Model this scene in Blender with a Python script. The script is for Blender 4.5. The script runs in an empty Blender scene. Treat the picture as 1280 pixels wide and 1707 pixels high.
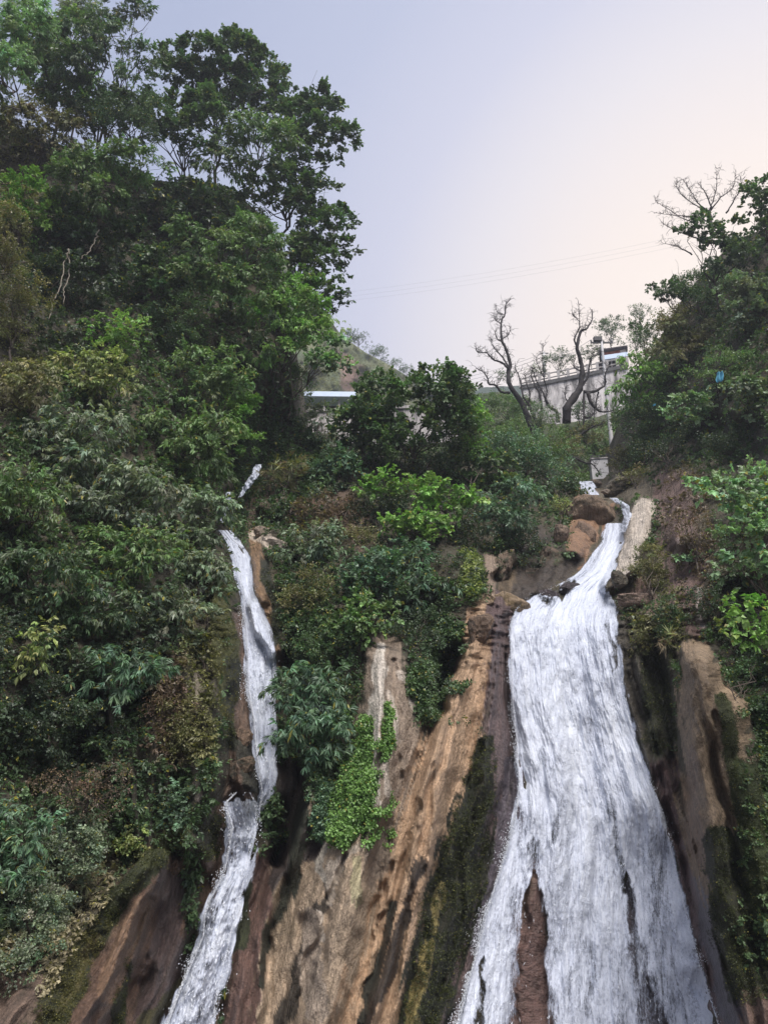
import bpy, math
import numpy as np
from mathutils import Vector

S = bpy.context.scene
# ---------------------------------------------------------------- camera
PITCH = math.radians(20.0)
F = 1282.0
CAMZ = 6.6
cam_d = bpy.data.cameras.new('camera')
cam_d.sensor_fit = 'VERTICAL'; cam_d.sensor_height = 36.0; cam_d.sensor_width = 36.0
cam_d.lens = 36.0 * F / 1707.0
cam_d.clip_end = 4000.0
cam = bpy.data.objects.new('camera', cam_d)
cam.location = (0, 0, CAMZ); cam.rotation_euler = (math.pi/2 + PITCH, 0, 0)
S.collection.objects.link(cam); S.camera = cam

# ---------------------------------------------------------------- sky and sun
SUN_EL, SUN_AZ = math.radians(60), math.radians(160)     # azimuth measured from +Y towards +X
world = bpy.data.worlds.new('World'); S.world = world; world.use_nodes = True
wn = world.node_tree; wn.nodes.clear()
def wnode(t, **k):
    n = wn.nodes.new(t)
    for a, b in k.items(): setattr(n, a, b)
    return n
sky = wnode('ShaderNodeTexSky', sky_type='NISHITA', sun_disc=False)
sky.sun_elevation = SUN_EL; sky.sun_rotation = SUN_AZ; sky.dust_density = 3.0; sky.altitude = 1500
# evening veil: pink glow low over the right-hand ridge, lavender elsewhere
tc = wnode('ShaderNodeTexCoord')
def wdot(v):
    n = wnode('ShaderNodeVectorMath', operation='DOT_PRODUCT'); wn.links.new(tc.outputs['Generated'], n.inputs[0])
    n.inputs[1].default_value = Vector(v).normalized(); return n.outputs['Value']
rmp = wnode('ShaderNodeValToRGB'); wn.links.new(wdot((0.47, 0.78, 0.41)), rmp.inputs[0])
cr = rmp.color_ramp; cr.interpolation = 'LINEAR'
VE = [(0.10, (0.40, 0.45, 0.60)), (0.68, (0.41, 0.46, 0.63)), (0.80, (0.50, 0.54, 0.70)), (0.87, (0.63, 0.64, 0.77)), (0.92, (0.82, 0.78, 0.81)), (0.965, (0.98, 0.87, 0.80)), (1.0, (1.06, 0.93, 0.82))]
while len(cr.elements) < len(VE): cr.elements.new(0.5)
for e, (p, c) in zip(cr.elements, VE): e.position = p; e.color = (*c, 1)
mixw = wnode('ShaderNodeMix', data_type='RGBA', blend_type='MIX'); mixw.inputs['Factor'].default_value = 0.93
scl = wnode('ShaderNodeMix', data_type='RGBA', blend_type='MULTIPLY'); scl.inputs['Factor'].default_value = 1
wn.links.new(rmp.outputs[0], scl.inputs['A']); scl.inputs['B'].default_value = (11.1, 11.1, 11.1, 1)
wn.links.new(sky.outputs[0], mixw.inputs['A']); wn.links.new(scl.outputs['Result'], mixw.inputs['B'])
bg = wnode('ShaderNodeBackground'); bg.inputs['Strength'].default_value = 0.075
out = wnode('ShaderNodeOutputWorld')
wn.links.new(mixw.outputs['Result'], bg.inputs[0]); wn.links.new(bg.outputs[0], out.inputs[0])

sun_d = bpy.data.lights.new('sun', 'SUN'); sun_d.energy = 4.6; sun_d.angle = math.radians(32); sun_d.color = (1.0, 0.95, 0.9)
sun = bpy.data.objects.new('sun', sun_d); S.collection.objects.link(sun)
sd = Vector((math.sin(SUN_AZ)*math.cos(SUN_EL), math.cos(SUN_AZ)*math.cos(SUN_EL), math.sin(SUN_EL)))
sun.rotation_euler = sd.to_track_quat('Z', 'Y').to_euler()

S.view_settings.view_transform = 'Standard'; S.view_settings.look = 'None'
S.view_settings.exposure = 0.45; S.view_settings.gamma = 1.0
S.cycles.max_bounces = 6; S.cycles.diffuse_bounces = 3; S.cycles.transmission_bounces = 3
S.cycles.transparent_max_bounces = 12; S.cycles.glossy_bounces = 2
S.cycles.use_denoising = True
try:
    S.cycles.denoiser = 'OPENIMAGEDENOISE'; S.cycles.denoising_prefilter = 'ACCURATE'; S.cycles.denoising_input_passes = 'RGB_ALBEDO_NORMAL'
except Exception: pass

# ---------------------------------------------------------------- helpers
cT, sT = math.cos(PITCH), math.sin(PITCH)
def W(px, py, D):
    """world point at forward distance D (metres along +Y) seen in the direction px, py"""
    px = np.asarray(px, float); py = np.asarray(py, float); D = np.asarray(D, float)
    x = (px - 640.0) / F; u = (853.5 - py) / F
    s = D / (cT - sT*u)
    return np.stack([x*s, D + 0*s, (sT + cT*u)*s + CAMZ], -1)
def mpp(px, py, D):
    """metres per photo pixel there"""
    u = (853.5 - py) / F
    return D / (cT - sT*u) / F

def _h(ix, iy, iz, seed):
    n = (ix*73856093) ^ (iy*19349663) ^ (iz*83492791) ^ (seed*2654435761 & 0x7fffffff)
    n = (n ^ (n >> 13)) & 0x7fffffff
    n = (n * 1274126177 + 1013904223) & 0x7fffffff
    n = (n ^ (n >> 15)) & 0x7fffffff
    n = (n * 2246822519 + 374761393) & 0x7fffffff
    return (n ^ (n >> 16)).astype(float) / 0x7fffffff
def noise(x, y, z=0.0, seed=0):
    x, y, z = np.broadcast_arrays(np.asarray(x, float), np.asarray(y, float), np.asarray(z, float))
    ix, iy, iz = np.floor(x).astype(np.int64), np.floor(y).astype(np.int64), np.floor(z).astype(np.int64)
    fx, fy, fz = x-ix, y-iy, z-iz
    fx, fy, fz = [f*f*(3-2*f) for f in (fx, fy, fz)]
    flat = np.all(iz == iz.flat[0]) and np.all(fz == 0)
    def pl(k):
        a = _h(ix, iy, iz+k, seed); b = _h(ix+1, iy, iz+k, seed); c = _h(ix, iy+1, iz+k, seed); d = _h(ix+1, iy+1, iz+k, seed)
        return (a*(1-fx)+b*fx)*(1-fy) + (c*(1-fx)+d*fx)*fy
    r = pl(0)
    if not flat: r = r*(1-fz) + pl(1)*fz
    return r*2-1
def fbm(x, y, z=0.0, o=4, seed=0, g=0.5):
    r = 0; a = 1; n = 0; k = 1.0
    for i in range(o):
        r = r + a*noise(np.asarray(x)*k+i*17.3, np.asarray(y)*k+i*9.1, np.asarray(z)*k, seed+i); n += a; a *= g; k *= 2.03
    return r/n*1.5
def sm(a, b, x):
    t = np.clip((x-a)/(b-a), 0, 1); return t*t*(3-2*t)
def stroke(X, Y, pts):
    """1 on the spine of a polyline with half-widths, 0 at its edge and beyond"""
    m = np.zeros(np.shape(X))
    for (x0, y0, w0), (x1, y1, w1) in zip(pts[:-1], pts[1:]):
        dx, dy = x1-x0, y1-y0; L = dx*dx+dy*dy + 1e-9
        t = np.clip(((X-x0)*dx+(Y-y0)*dy)/L, 0, 1)
        d = np.hypot(X-x0-t*dx, Y-y0-t*dy)
        m = np.maximum(m, 1 - d/(w0+(w1-w0)*t))
    return np.clip(m, 0, 1)

def link(o, parent=None):
    S.collection.objects.link(o)
    if parent is not None: o.parent = parent
    return o
def tag(o, label=None, cat=None, group=None, kind=None):
    if label: o['label'] = label
    if cat: o['category'] = cat
    if group: o['group'] = group
    if kind: o['kind'] = kind
    return o
def mesh(name, V, Fc, mat=None, parent=None, col=None, attrs=None, smooth=True, loc=None):
    """V (n,3), Fc (m,k) all the same size, or a list of such arrays"""
    V = np.asarray(V, np.float32)
    if loc is not None: V = V - np.asarray(loc, np.float32)
    Fl = Fc if isinstance(Fc, list) else [Fc]
    Fl = [np.asarray(f, np.int32) for f in Fl if len(f)]
    me = bpy.data.meshes.new(name)
    me.vertices.add(len(V)); me.vertices.foreach_set('co', V.ravel())
    li = np.concatenate([f.ravel() for f in Fl])
    ls = np.concatenate([np.full(len(f), f.shape[1], np.int32) for f in Fl])
    me.loops.add(len(li)); me.loops.foreach_set('vertex_index', li)
    me.polygons.add(len(ls))
    st = np.concatenate([[0], np.cumsum(ls)[:-1]]).astype(np.int32)
    me.polygons.foreach_set('loop_start', st); me.polygons.foreach_set('loop_total', ls)
    me.polygons.foreach_set('use_smooth', np.full(len(ls), smooth, bool))
    if col is not None:
        a = me.color_attributes.new('col', 'FLOAT_COLOR', 'POINT')
        c = np.ones((len(V), 4), np.float32); c[:, :col.shape[1]] = col; a.data.foreach_set('color', c.ravel())
    for k, v in (attrs or {}).items():
        v = np.asarray(v, np.float32)
        if v.ndim == 2:
            a = me.attributes.new(k, 'FLOAT_VECTOR', 'POINT'); a.data.foreach_set('vector', v.ravel())
        else:
            a = me.attributes.new(k, 'FLOAT', 'POINT'); a.data.foreach_set('value', v.ravel())
    me.update(calc_edges=True); me.validate()
    if mat is not None: me.materials.append(mat)
    o = bpy.data.objects.new(name, me)
    if loc is not None and parent is None: o.location = loc
    return link(o, parent)
def empty(name, loc):
    o = bpy.data.objects.new(name, None); o.location = tuple(float(v) for v in loc); o.empty_display_size = 0.2
    return link(o)
def grid_faces(nr, nc, wrap=False):
    i = np.arange(nr-1)[:, None]; j = np.arange(nc if wrap else nc-1)[None, :]
    j2 = (j+1) % nc
    return np.stack([i*nc+j, i*nc+j2, (i+1)*nc+j2, (i+1)*nc+j], -1).reshape(-1, 4)
class MB:
    """collects tubes and boxes, builds ONE mesh"""
    def __init__(s): s.V = []; s.F = []; s.n = 0
    def add(s, V, Fc):
        s.V.append(np.asarray(V, float)); s.F.append(np.asarray(Fc, int)+s.n); s.n += len(V); return s
    def tube(s, P, R, k=7):
        P = np.asarray(P, float); R = np.broadcast_to(np.asarray(R, float), (len(P),))
        T = np.gradient(P, axis=0); T /= np.linalg.norm(T, axis=1, keepdims=True)+1e-9
        up = np.array([0.31, 0.2, 0.93]) if abs(T[0, 2]) < 0.9 else np.array([0.93, 0.3, 0.1])
        A = np.cross(T, up); A /= np.linalg.norm(A, axis=1, keepdims=True)+1e-9; B = np.cross(T, A)
        a = np.arange(k)/k*2*np.pi
        V = P[:, None] + R[:, None, None]*(np.cos(a)[None, :, None]*A[:, None] + np.sin(a)[None, :, None]*B[:, None])
        V = V.reshape(-1, 3); n = len(V)
        V = np.concatenate([V, P[:1], P[-1:]])
        Fq = grid_faces(len(P), k, True)
        j = np.arange(k); j2 = (j+1) % k; b = (len(P)-1)*k
        c0 = np.stack([j2, j, j*0+n, j*0+n], -1); c1 = np.stack([b+j, b+j2, j*0+n+1, j*0+n+1], -1)
        s.V.append(V); s.F.append(Fq+s.n); s.T = getattr(s, 'T', [])
        s.T += [c0[:, :3]+s.n, c1[:, :3]+s.n]; s.n += len(V); return s
    def box(s, c, d, R=None, ch=0.0):
        d = np.asarray(d, float)/2
        V = np.array([[x, y, z] for z in (-1, 1) for y in (-1, 1) for x in (-1, 1)], float)*d
        if R is not None: V = V @ np.asarray(R).T
        Fq = [[0, 2, 3, 1], [4, 5, 7, 6], [0, 1, 5, 4], [2, 6, 7, 3], [0, 4, 6, 2], [1, 3, 7, 5]]
        return s.add(V+np.asarray(c, float), Fq)
    def build(s, name, mat, parent=None, smooth=True, loc=None, col=None):
        T = getattr(s, 'T', [])
        Fl = [np.concatenate(s.F)] if s.F else []
        if T: Fl.append(np.concatenate(T))
        return mesh(name, np.concatenate(s.V), Fl, mat, parent, smooth=smooth, loc=loc, col=col)

# ---------------------------------------------------------------- materials
def mat_new(name):
    m = bpy.data.materials.new(name); m.use_nodes = True
    nt = m.node_tree; nt.nodes.clear()
    def N(t, inp=None, **k):
        n = nt.nodes.new(t)
        for a, b in k.items(): setattr(n, a, b)
        for a, b in (inp or {}).items():
            if hasattr(b, 'is_output') or isinstance(b, bpy.types.NodeSocket): nt.links.new(b, n.inputs[a])
            else: n.inputs[a].default_value = b
        return n
    o = N('ShaderNodeOutputMaterial')
    return m, N, nt, o
def ramp(N, fac, stops):
    r = N('ShaderNodeValToRGB', {0: fac}); c = r.color_ramp
    while len(c.elements) < len(stops): c.elements.new(0.5)
    for e, (p, v) in zip(c.elements, stops):
        e.position = p; e.color = (v, v, v, 1) if not hasattr(v, '__len__') else (*v, 1)
    return r.outputs[0]
def mul(N, a, b, t='MULTIPLY', f=1.0):
    n = N('ShaderNodeMix', data_type='RGBA', blend_type=t); n.inputs['Factor'].default_value = f
    for k, v in (('A', a), ('B', b)):
        if isinstance(v, bpy.types.NodeSocket): n.id_data.links.new(v, n.inputs[k])
        else: n.inputs[k].default_value = (*v, 1)
    return n.outputs['Result']

def mat_rock():
    m, N, nt, o = mat_new('wet_limestone')
    col = N('ShaderNodeAttribute', attribute_name='col')
    fl = N('ShaderNodeAttribute', attribute_name='flow')
    geo = N('ShaderNodeNewGeometry')
    n1 = N('ShaderNodeTexNoise', {'Vector': geo.outputs['Position'], 'Scale': 3.5, 'Detail': 8, 'Roughness': 0.65})
    mp = N('ShaderNodeMapping', {'Vector': fl.outputs['Vector'], 'Scale': (20, 1.9, 1)})
    n2 = N('ShaderNodeTexNoise', {'Vector': mp.outputs[0], 'Scale': 1.0, 'Detail': 6, 'Roughness': 0.6, 'Distortion': 1.0})
    mp2 = N('ShaderNodeMapping', {'Vector': fl.outputs['Vector'], 'Scale': (60, 14, 1)})
    n3 = N('ShaderNodeTexNoise', {'Vector': mp2.outputs[0], 'Scale': 1.0, 'Detail': 4, 'Roughness': 0.6})
    v = ramp(N, n1.outputs['Fac'], [(0.25, 0.6), (0.5, 1.0), (0.75, 1.35)])
    s = ramp(N, n2.outputs['Fac'], [(0.28, 0.68), (0.5, 1.0), (0.70, 1.3)])
    s3 = ramp(N, n3.outputs['Fac'], [(0.3, 0.65), (0.5, 1.0), (0.7, 1.35)])
    c = mul(N, mul(N, mul(N, col.outputs['Color'], v), s, f=0.62), s3, f=0.35)
    h = N('ShaderNodeMath', {0: n2.outputs['Fac'], 1: n1.outputs['Fac']}, operation='ADD')
    h2 = N('ShaderNodeMath', {0: n3.outputs['Fac'], 1: 0.3, 2: h.outputs[0]}, operation='MULTIPLY_ADD')
    b = N('ShaderNodeBump', {'Height': h2.outputs[0], 'Strength': 0.9, 'Distance': 0.16})
    n5 = N('ShaderNodeTexNoise', {'Vector': geo.outputs['Position'], 'Scale': 14.0, 'Detail': 6, 'Roughness': 0.7})
    c = mul(N, c, ramp(N, n5.outputs['Fac'], [(0.3, 0.7), (0.5, 1.0), (0.68, 1.25)]), f=0.7)
    b = N('ShaderNodeBump', {'Height': n5.outputs['Fac'], 'Strength': 0.5, 'Distance': 0.03, 'Normal': b.outputs[0]})
    p = N('ShaderNodeBsdfPrincipled', {'Base Color': c, 'Normal': b.outputs[0]})
    r = N('ShaderNodeSeparateXYZ', {0: fl.outputs['Vector']})
    nt.links.new(r.outputs['Z'], p.inputs['Roughness'])
    nt.links.new(p.outputs[0], o.inputs[0]); return m
def mat_leaf(name='leaf', gloss=0.45, trans=0.28):
    m, N, nt, o = mat_new(name)
    col = N('ShaderNodeAttribute', attribute_name='col')
    p = N('ShaderNodeBsdfPrincipled', {'Base Color': col.outputs['Color'], 'Roughness': gloss, 'Specular IOR Level': 0.45})
    tcol = mul(N, col.outputs['Color'], (1.1, 1.35, 0.6))
    t = N('ShaderNodeBsdfTranslucent', {'Color': tcol})
    x = N('ShaderNodeMixShader', {0: trans, 1: p.outputs[0], 2: t.outputs[0]})
    nt.links.new(x.outputs[0], o.inputs[0]); return m
def mat_plain(name, c, rough=0.7, var=0.35, scale=4.0, bump=0.3, metal=0.0, streak=0.0):
    m, N, nt, o = mat_new(name)
    geo = N('ShaderNodeNewGeometry')
    n1 = N('ShaderNodeTexNoise', {'Vector': geo.outputs['Position'], 'Scale': scale, 'Detail': 7, 'Roughness': 0.65})
    v = ramp(N, n1.outputs['Fac'], [(0.3, 1-var), (0.7, 1+var)])
    cc = mul(N, c, v)
    if streak:
        mp = N('ShaderNodeMapping', {'Vector': geo.outputs['Position'], 'Scale': (1.3, 1.3, 0.13)})
        n2 = N('ShaderNodeTexNoise', {'Vector': mp.outputs[0], 'Scale': 1.2, 'Detail': 6, 'Roughness': 0.7})
        cc = mul(N, cc, ramp(N, n2.outputs['Fac'], [(0.38, 1-streak), (0.58, 1.0)]))
    b = N('ShaderNodeBump', {'Height': n1.outputs['Fac'], 'Strength': bump, 'Distance': 0.05})
    p = N('ShaderNodeBsdfPrincipled', {'Base Color': cc, 'Roughness': rough, 'Metallic': metal, 'Normal': b.outputs[0]})
    nt.links.new(p.outputs[0], o.inputs[0]); return m
def mat_water():
    m, N, nt, o = mat_new('white_water')
    fl = N('ShaderNodeAttribute', attribute_name='flow')      # across, along (metres), density
    r = N('ShaderNodeSeparateXYZ', {0: fl.outputs['Vector']})
    mp = N('ShaderNodeMapping', {'Vector': fl.outputs['Vector'], 'Scale': (12, 1.7, 0)})
    n1 = N('ShaderNodeTexNoise', {'Vector': mp.outputs[0], 'Scale': 1.0, 'Detail': 6, 'Roughness': 0.68, 'Distortion': 0.7})
    mp2 = N('ShaderNodeMapping', {'Vector': fl.outputs['Vector'], 'Scale': (42, 15, 0)})
    n2 = N('ShaderNodeTexNoise', {'Vector': mp2.outputs[0], 'Scale': 1.0, 'Detail': 3, 'Roughness': 0.6, 'Distortion': 0.8})
    # opacity: torn where the sheet is thin
    a0 = N('ShaderNodeMath', {0: n1.outputs['Fac'], 1: 0.58}, operation='MULTIPLY')
    a1 = N('ShaderNodeMath', {0: n2.outputs['Fac'], 1: 0.42, 2: a0.outputs[0]}, operation='MULTIPLY_ADD')
    a2 = N('ShaderNodeMath', {0: a1.outputs[0], 1: r.outputs['Z']}, operation='ADD')
    al = N('ShaderNodeMapRange', {'Value': a2.outputs[0], 'From Min': 0.95, 'From Max': 1.20})
    b = N('ShaderNodeBump', {'Height': a1.outputs[0], 'Strength': 0.9, 'Distance': 0.09})
    th = N('ShaderNodeMapRange', {'Value': a2.outputs[0], 'From Min': 0.95, 'From Max': 1.50})
    c = ramp(N, th.outputs[0], [(0.0, (0.28, 0.31, 0.38)), (0.35, (0.52, 0.56, 0.67)), (0.75, (0.71, 0.75, 0.84)), (1.0, (0.80, 0.83, 0.89))])
    p = N('ShaderNodeBsdfPrincipled', {'Base Color': c, 'Roughness': 0.55, 'Normal': b.outputs[0], 'Specular IOR Level': 0.4})
    tl = N('ShaderNodeBsdfTranslucent', {'Color': (0.82, 0.87, 0.95, 1)})
    mx = N('ShaderNodeMixShader', {0: 0.15, 1: p.outputs[0], 2: tl.outputs[0]})
    tr = N('ShaderNodeBsdfTransparent')
    x = N('ShaderNodeMixShader', {0: al.outputs[0], 1: tr.outputs[0], 2: mx.outputs[0]})
    nt.links.new(x.outputs[0], o.inputs[0]); return m
M_rock = mat_rock(); M_leaf = mat_leaf(); M_water = mat_water()
M_foam = mat_plain('water_drops', (0.86, 0.90, 0.97), 0.35, 0.06, 3, 0.0)
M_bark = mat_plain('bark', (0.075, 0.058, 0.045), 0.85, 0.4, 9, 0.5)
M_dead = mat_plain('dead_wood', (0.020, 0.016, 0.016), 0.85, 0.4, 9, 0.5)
M_pale = mat_plain('pale_stem', (0.14, 0.12, 0.09), 0.85, 0.35, 6, 0.3)
M_conc = mat_plain('stained_concrete', (0.50, 0.47, 0.46), 0.85, 0.22, 1.2, 0.3, streak=0.8)
# ================================================================ the cliff
# edges of the falling water: (y, x)
ML = [(870, 1012), (885, 1006), (905, 1000), (925, 985), (950, 968), (968, 942), (985, 905), (1002, 878), (1015, 856), (1035, 848), (1060, 845), (1100, 847), (1170, 850), (1230, 856), (1300, 860), (1350, 856), (1390, 848), (1430, 836), (1500, 813), (1570, 795), (1640, 775), (1707, 759), (1900, 700), (2150, 625)]
MR = [(870, 1036), (885, 1040), (905, 1038), (925, 1030), (950, 1022), (968, 1012), (985, 1010), (1002, 1024), (1015, 1030), (1035, 1028), (1060, 1030), (1100, 1036), (1170, 1046), (1230, 1062), (1300, 1086), (1350, 1106), (1430, 1126), (1500, 1142), (1570, 1160), (1640, 1180), (1707, 1202), (1900, 1255), (2150, 1325)]
SL = [(1318, 392), (1336, 374), (1350, 374), (1380, 384), (1420, 376), (1460, 368), (1500, 345), (1530, 336), (1560, 334), (1600, 318), (1650, 296), (1707, 275), (1900, 210), (2150, 140)]
SR = [(1318, 420), (1336, 430), (1350, 432), (1380, 430), (1420, 420), (1460, 414), (1500, 405), (1530, 398), (1560, 388), (1600, 380), (1650, 368), (1707, 358), (1900, 330), (2150, 290)]
LL = [(884, 364), (900, 376), (930, 386), (960, 392), (985, 400), (1010, 402), (1050, 406), (1100, 408), (1150, 410), (1200, 418), (1250, 422), (1290, 428), (1320, 432), (1345, 428), (1356, 428)]
LR = [(884, 382), (900, 398), (930, 418), (960, 420), (985, 422), (1010, 434), (1050, 450), (1100, 461), (1150, 462), (1200, 462), (1250, 458), (1290, 463), (1320, 458), (1345, 440), (1356, 434)]
CP = """-400 2150 9|0 2150 10|250 2150 13.2|450 2150 14.6|700 2150 15.2|1000 2150 18|1280 2150 15|1700 2150 11
-400 1707 9.5|0 1707 11|200 1707 14.3|320 1707 16.4|430 1707 16|560 1707 15.8|700 1707 16.3|800 1707 17.8|1000 1707 19|1180 1707 18.8|1280 1707 16.6|1700 1707 12
0 1440 12.2|250 1440 15.3|380 1440 18|520 1440 17|640 1440 17.3|800 1440 18.6|960 1440 20|1130 1440 19.6|1200 1440 18|1280 1440 17|1700 1440 13
-400 1200 10|0 1200 13|200 1200 14.8|350 1200 17.2|440 1200 19.4|500 1200 18.8|640 1200 18.2|760 1200 19.5|940 1200 20.9|1060 1200 20.5|1150 1200 18.8|1280 1200 17.5|1700 1200 13
0 1030 14|200 1030 16|340 1030 18.4|430 1030 21|560 1030 20.3|700 1030 21|800 1030 21|940 1030 22|1060 1030 21|1150 1030 20|1280 1030 18
0 880 15|200 880 17.4|330 880 20.4|390 880 24|500 880 24|620 880 24|800 880 25|920 880 26|1030 880 27|1090 880 24.5|1160 880 22.5|1280 880 19|1700 880 14
-400 780 12|0 780 16|200 780 18.6|330 780 22|430 780 28|560 780 28|700 780 29|900 780 32|1000 780 37|1080 780 31|1160 780 26|1280 780 21
0 600 18|200 600 21|350 600 24.5|500 600 29|1100 600 34|1200 600 27.5|1280 600 24|1700 600 18
0 450 20|200 450 23|350 450 26.5|500 450 31|1150 450 34|1280 450 27
-400 250 18|0 250 24|200 250 26|400 250 30|1280 250 31|1700 250 24|640 500 40|800 300 44|0 -100 28|640 -100 44|1280 -100 38""".replace('\n', '|').split('|')
CP = np.array([[float(v) for v in r.split()] for r in CP])
_c = CP[:, :2]/1000
def _k(d2): return np.where(d2 > 1e-12, 0.5*d2*np.log(np.maximum(d2, 1e-12)), 0)
_d = ((_c[:, None]-_c[None])**2).sum(-1)
_A = np.zeros((len(_c)+3,)*2); _A[:len(_c), :len(_c)] = _k(_d) + np.eye(len(_c))*0.004
_A[:len(_c), -3:] = np.c_[np.ones(len(_c)), _c]; _A[-3:, :len(_c)] = _A[:len(_c), -3:].T
_w = np.linalg.solve(_A, np.r_[CP[:, 2], 0, 0, 0])
def tps(px, py):
    x = np.ravel(px)/1000.; y = np.ravel(py)/1000.; r = _w[-3] + _w[-2]*x + _w[-1]*y
    for i in range(len(_c)): r = r + _w[i]*_k((x-_c[i, 0])**2 + (y-_c[i, 1])**2)
    return np.clip(r, 7, 60).reshape(np.shape(px))
# guide curves of the flowing rock and water, left to right: (y, x) pairs
GUIDES = [[(0, -600), (2200, -900)], [(700, 120), (1430, 200), (1707, -60), (2200, -400)], [(700, 250), (1430, 250), (1550, 180), (1707, 80), (2200, -150)],
 [(700, 300), (1430, 292), (1600, 240), (1707, 190), (2200, 60)],
 [(700, 350), (885, 364), (985, 397), (1050, 406), (1200, 418), (1300, 424), (1345, 385), (1500, 338), (1707, 270), (2200, 150)],
 [(700, 420), (885, 385), (985, 424), (1050, 450), (1100, 462), (1300, 466), (1450, 420), (1600, 380), (1707, 358), (2200, 260)],
 [(700, 500), (1330, 530), (1500, 465), (1707, 430), (2200, 340)], [(700, 600), (1330, 620), (1500, 560), (1707, 500), (2200, 400)],
 [(700, 700), (1200, 705), (1450, 640), (1707, 585), (2200, 470)], [(700, 790), (1040, 800), (1150, 765), (1250, 742), (1450, 690), (1707, 622), (2200, 510)],
 [(700, 830), (1030, 838), (1200, 812), (1400, 768), (1600, 712), (1707, 684), (2200, 570)],
 [(700, 850), (1030, 848), (1150, 850), (1300, 868), (1430, 838), (1600, 787), (1707, 758), (2200, 620)],
 [(700, 1040), (950, 1022), (1040, 1028), (1170, 1045), (1300, 1085), (1430, 1125), (1570, 1160), (1707, 1200), (2200, 1330)],
 [(700, 1085), (1000, 1085), (1200, 1112), (1500, 1182), (1707, 1262), (2200, 1420)], [(700, 1160), (1080, 1158), (1250, 1200), (1450, 1270), (1707, 1350), (2200, 1560)],
 [(0, 1700), (2200, 1900)]]
def guide_x(i, py): g = GUIDES[i]; return np.interp(py, [a for a, b in g], [b for a, b in g])
def flowU(px, py):
    U = np.zeros(np.shape(px)); xs = [guide_x(i, py) for i in range(len(GUIDES))]
    for i in range(len(xs)-1):
        m = (px >= xs[i]) & (px < xs[i+1]) | ((i == len(xs)-2) & (px >= xs[i+1]))
        U = np.where(m, i + (px-xs[i])/np.maximum(xs[i+1]-xs[i], 4), U)
    return U
# relief: stroke points, metres (negative = towards the viewer), hardness
RELIEF = [
 ([(1162, 1100, 42), (1184, 1200, 76), (1216, 1400, 104), (1265, 1707, 130), (1350, 2150, 170)], -2.3),
 ([(1078, 1060, 28), (1105, 1250, 32), (1140, 1380, 26)], 0.9),
 ([(650, 1120, 40), (645, 1250, 60), (600, 1400, 90), (540, 1707, 120)], -0.9),
 ([(742, 1080, 34), (732, 1180, 26)], 2.2), ([(705, 1020, 50), (640, 1060, 30)], 1.4),
 ([(492, 1080, 24), (495, 1250, 30), (478, 1370, 28), (462, 1440, 18)], 1.8),
 ([(372, 980, 30), (372, 1130, 36), (345, 1280, 40), (325, 1400, 30)], -1.3),
 ([(255, 1450, 34), (205, 1590, 70), (130, 1707, 90), (0, 2000, 140)], -1.1),
 ([(905, 925, 26), (880, 950, 34), (835, 962, 22)], 1.6), ([(790, 900, 60), (880, 880, 60)], 1.2), ([(600, 870, 40), (560, 900, 30)], 1.5),
 ([(810, 1040, 34), (752, 1230, 40), (700, 1420, 46), (640, 1707, 60)], -0.7),
 ([(1060, 850, 30), (1045, 930, 34), (1020, 975, 20)], -1.3), ([(1125, 800, 40), (1140, 900, 44)], -0.9),
 ([(990, 850, 34), (965, 905, 30)], -1.2), ([(1015, 960, 60), (960, 985, 60)], 0.3),
 ([(470, 800, 46), (450, 850, 36)], -1.6), ([(448, 905, 26), (432, 1010, 20), (462, 1080, 14)], -0.8),
 ([(200, 430, 110), (120, 470, 90)], 1.2), ([(130, 1240, 90), (230, 1180, 60)], 1.0), ([(1180, 730, 60), (1240, 740, 60)], 1.6),
 ([(300, 1390, 40), (345, 1440, 22)], -0.7), ([(415, 1320, 26), (405, 1230, 22)], -0.5),
 ([(1230, 1000, 60), (1240, 1130, 60)], 1.0), ([(885, 1480, 14), (885, 1707, 40), (880, 2100, 60)], -0.35),
 ([(704, 1330, 7), (655, 1500, 12), (600, 1707, 16), (520, 2100, 20)], 0.33), ([(772, 1110, 7), (726, 1300, 10), (672, 1500, 13)], 0.25), ([(566, 1430, 8), (525, 1600, 13), (490, 1707, 14)], 0.28),
 ([(648, 1440, 8), (606, 1600, 14), (570, 1707, 14)], 0.25), ([(468, 1440, 10), (440, 1600, 14)], 0.22), ([(800, 1250, 8), (770, 1420, 14), (720, 1650, 18)], 0.28), ([(655, 1110, 7), (662, 1200, 9), (668, 1290, 8)], 0.22),
 ([(250, 1500, 8), (205, 1620, 14), (150, 1720, 16)], 0.28), ([(1190, 1200, 9), (1205, 1330, 12), (1235, 1500, 14)], 0.25),
]
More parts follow.
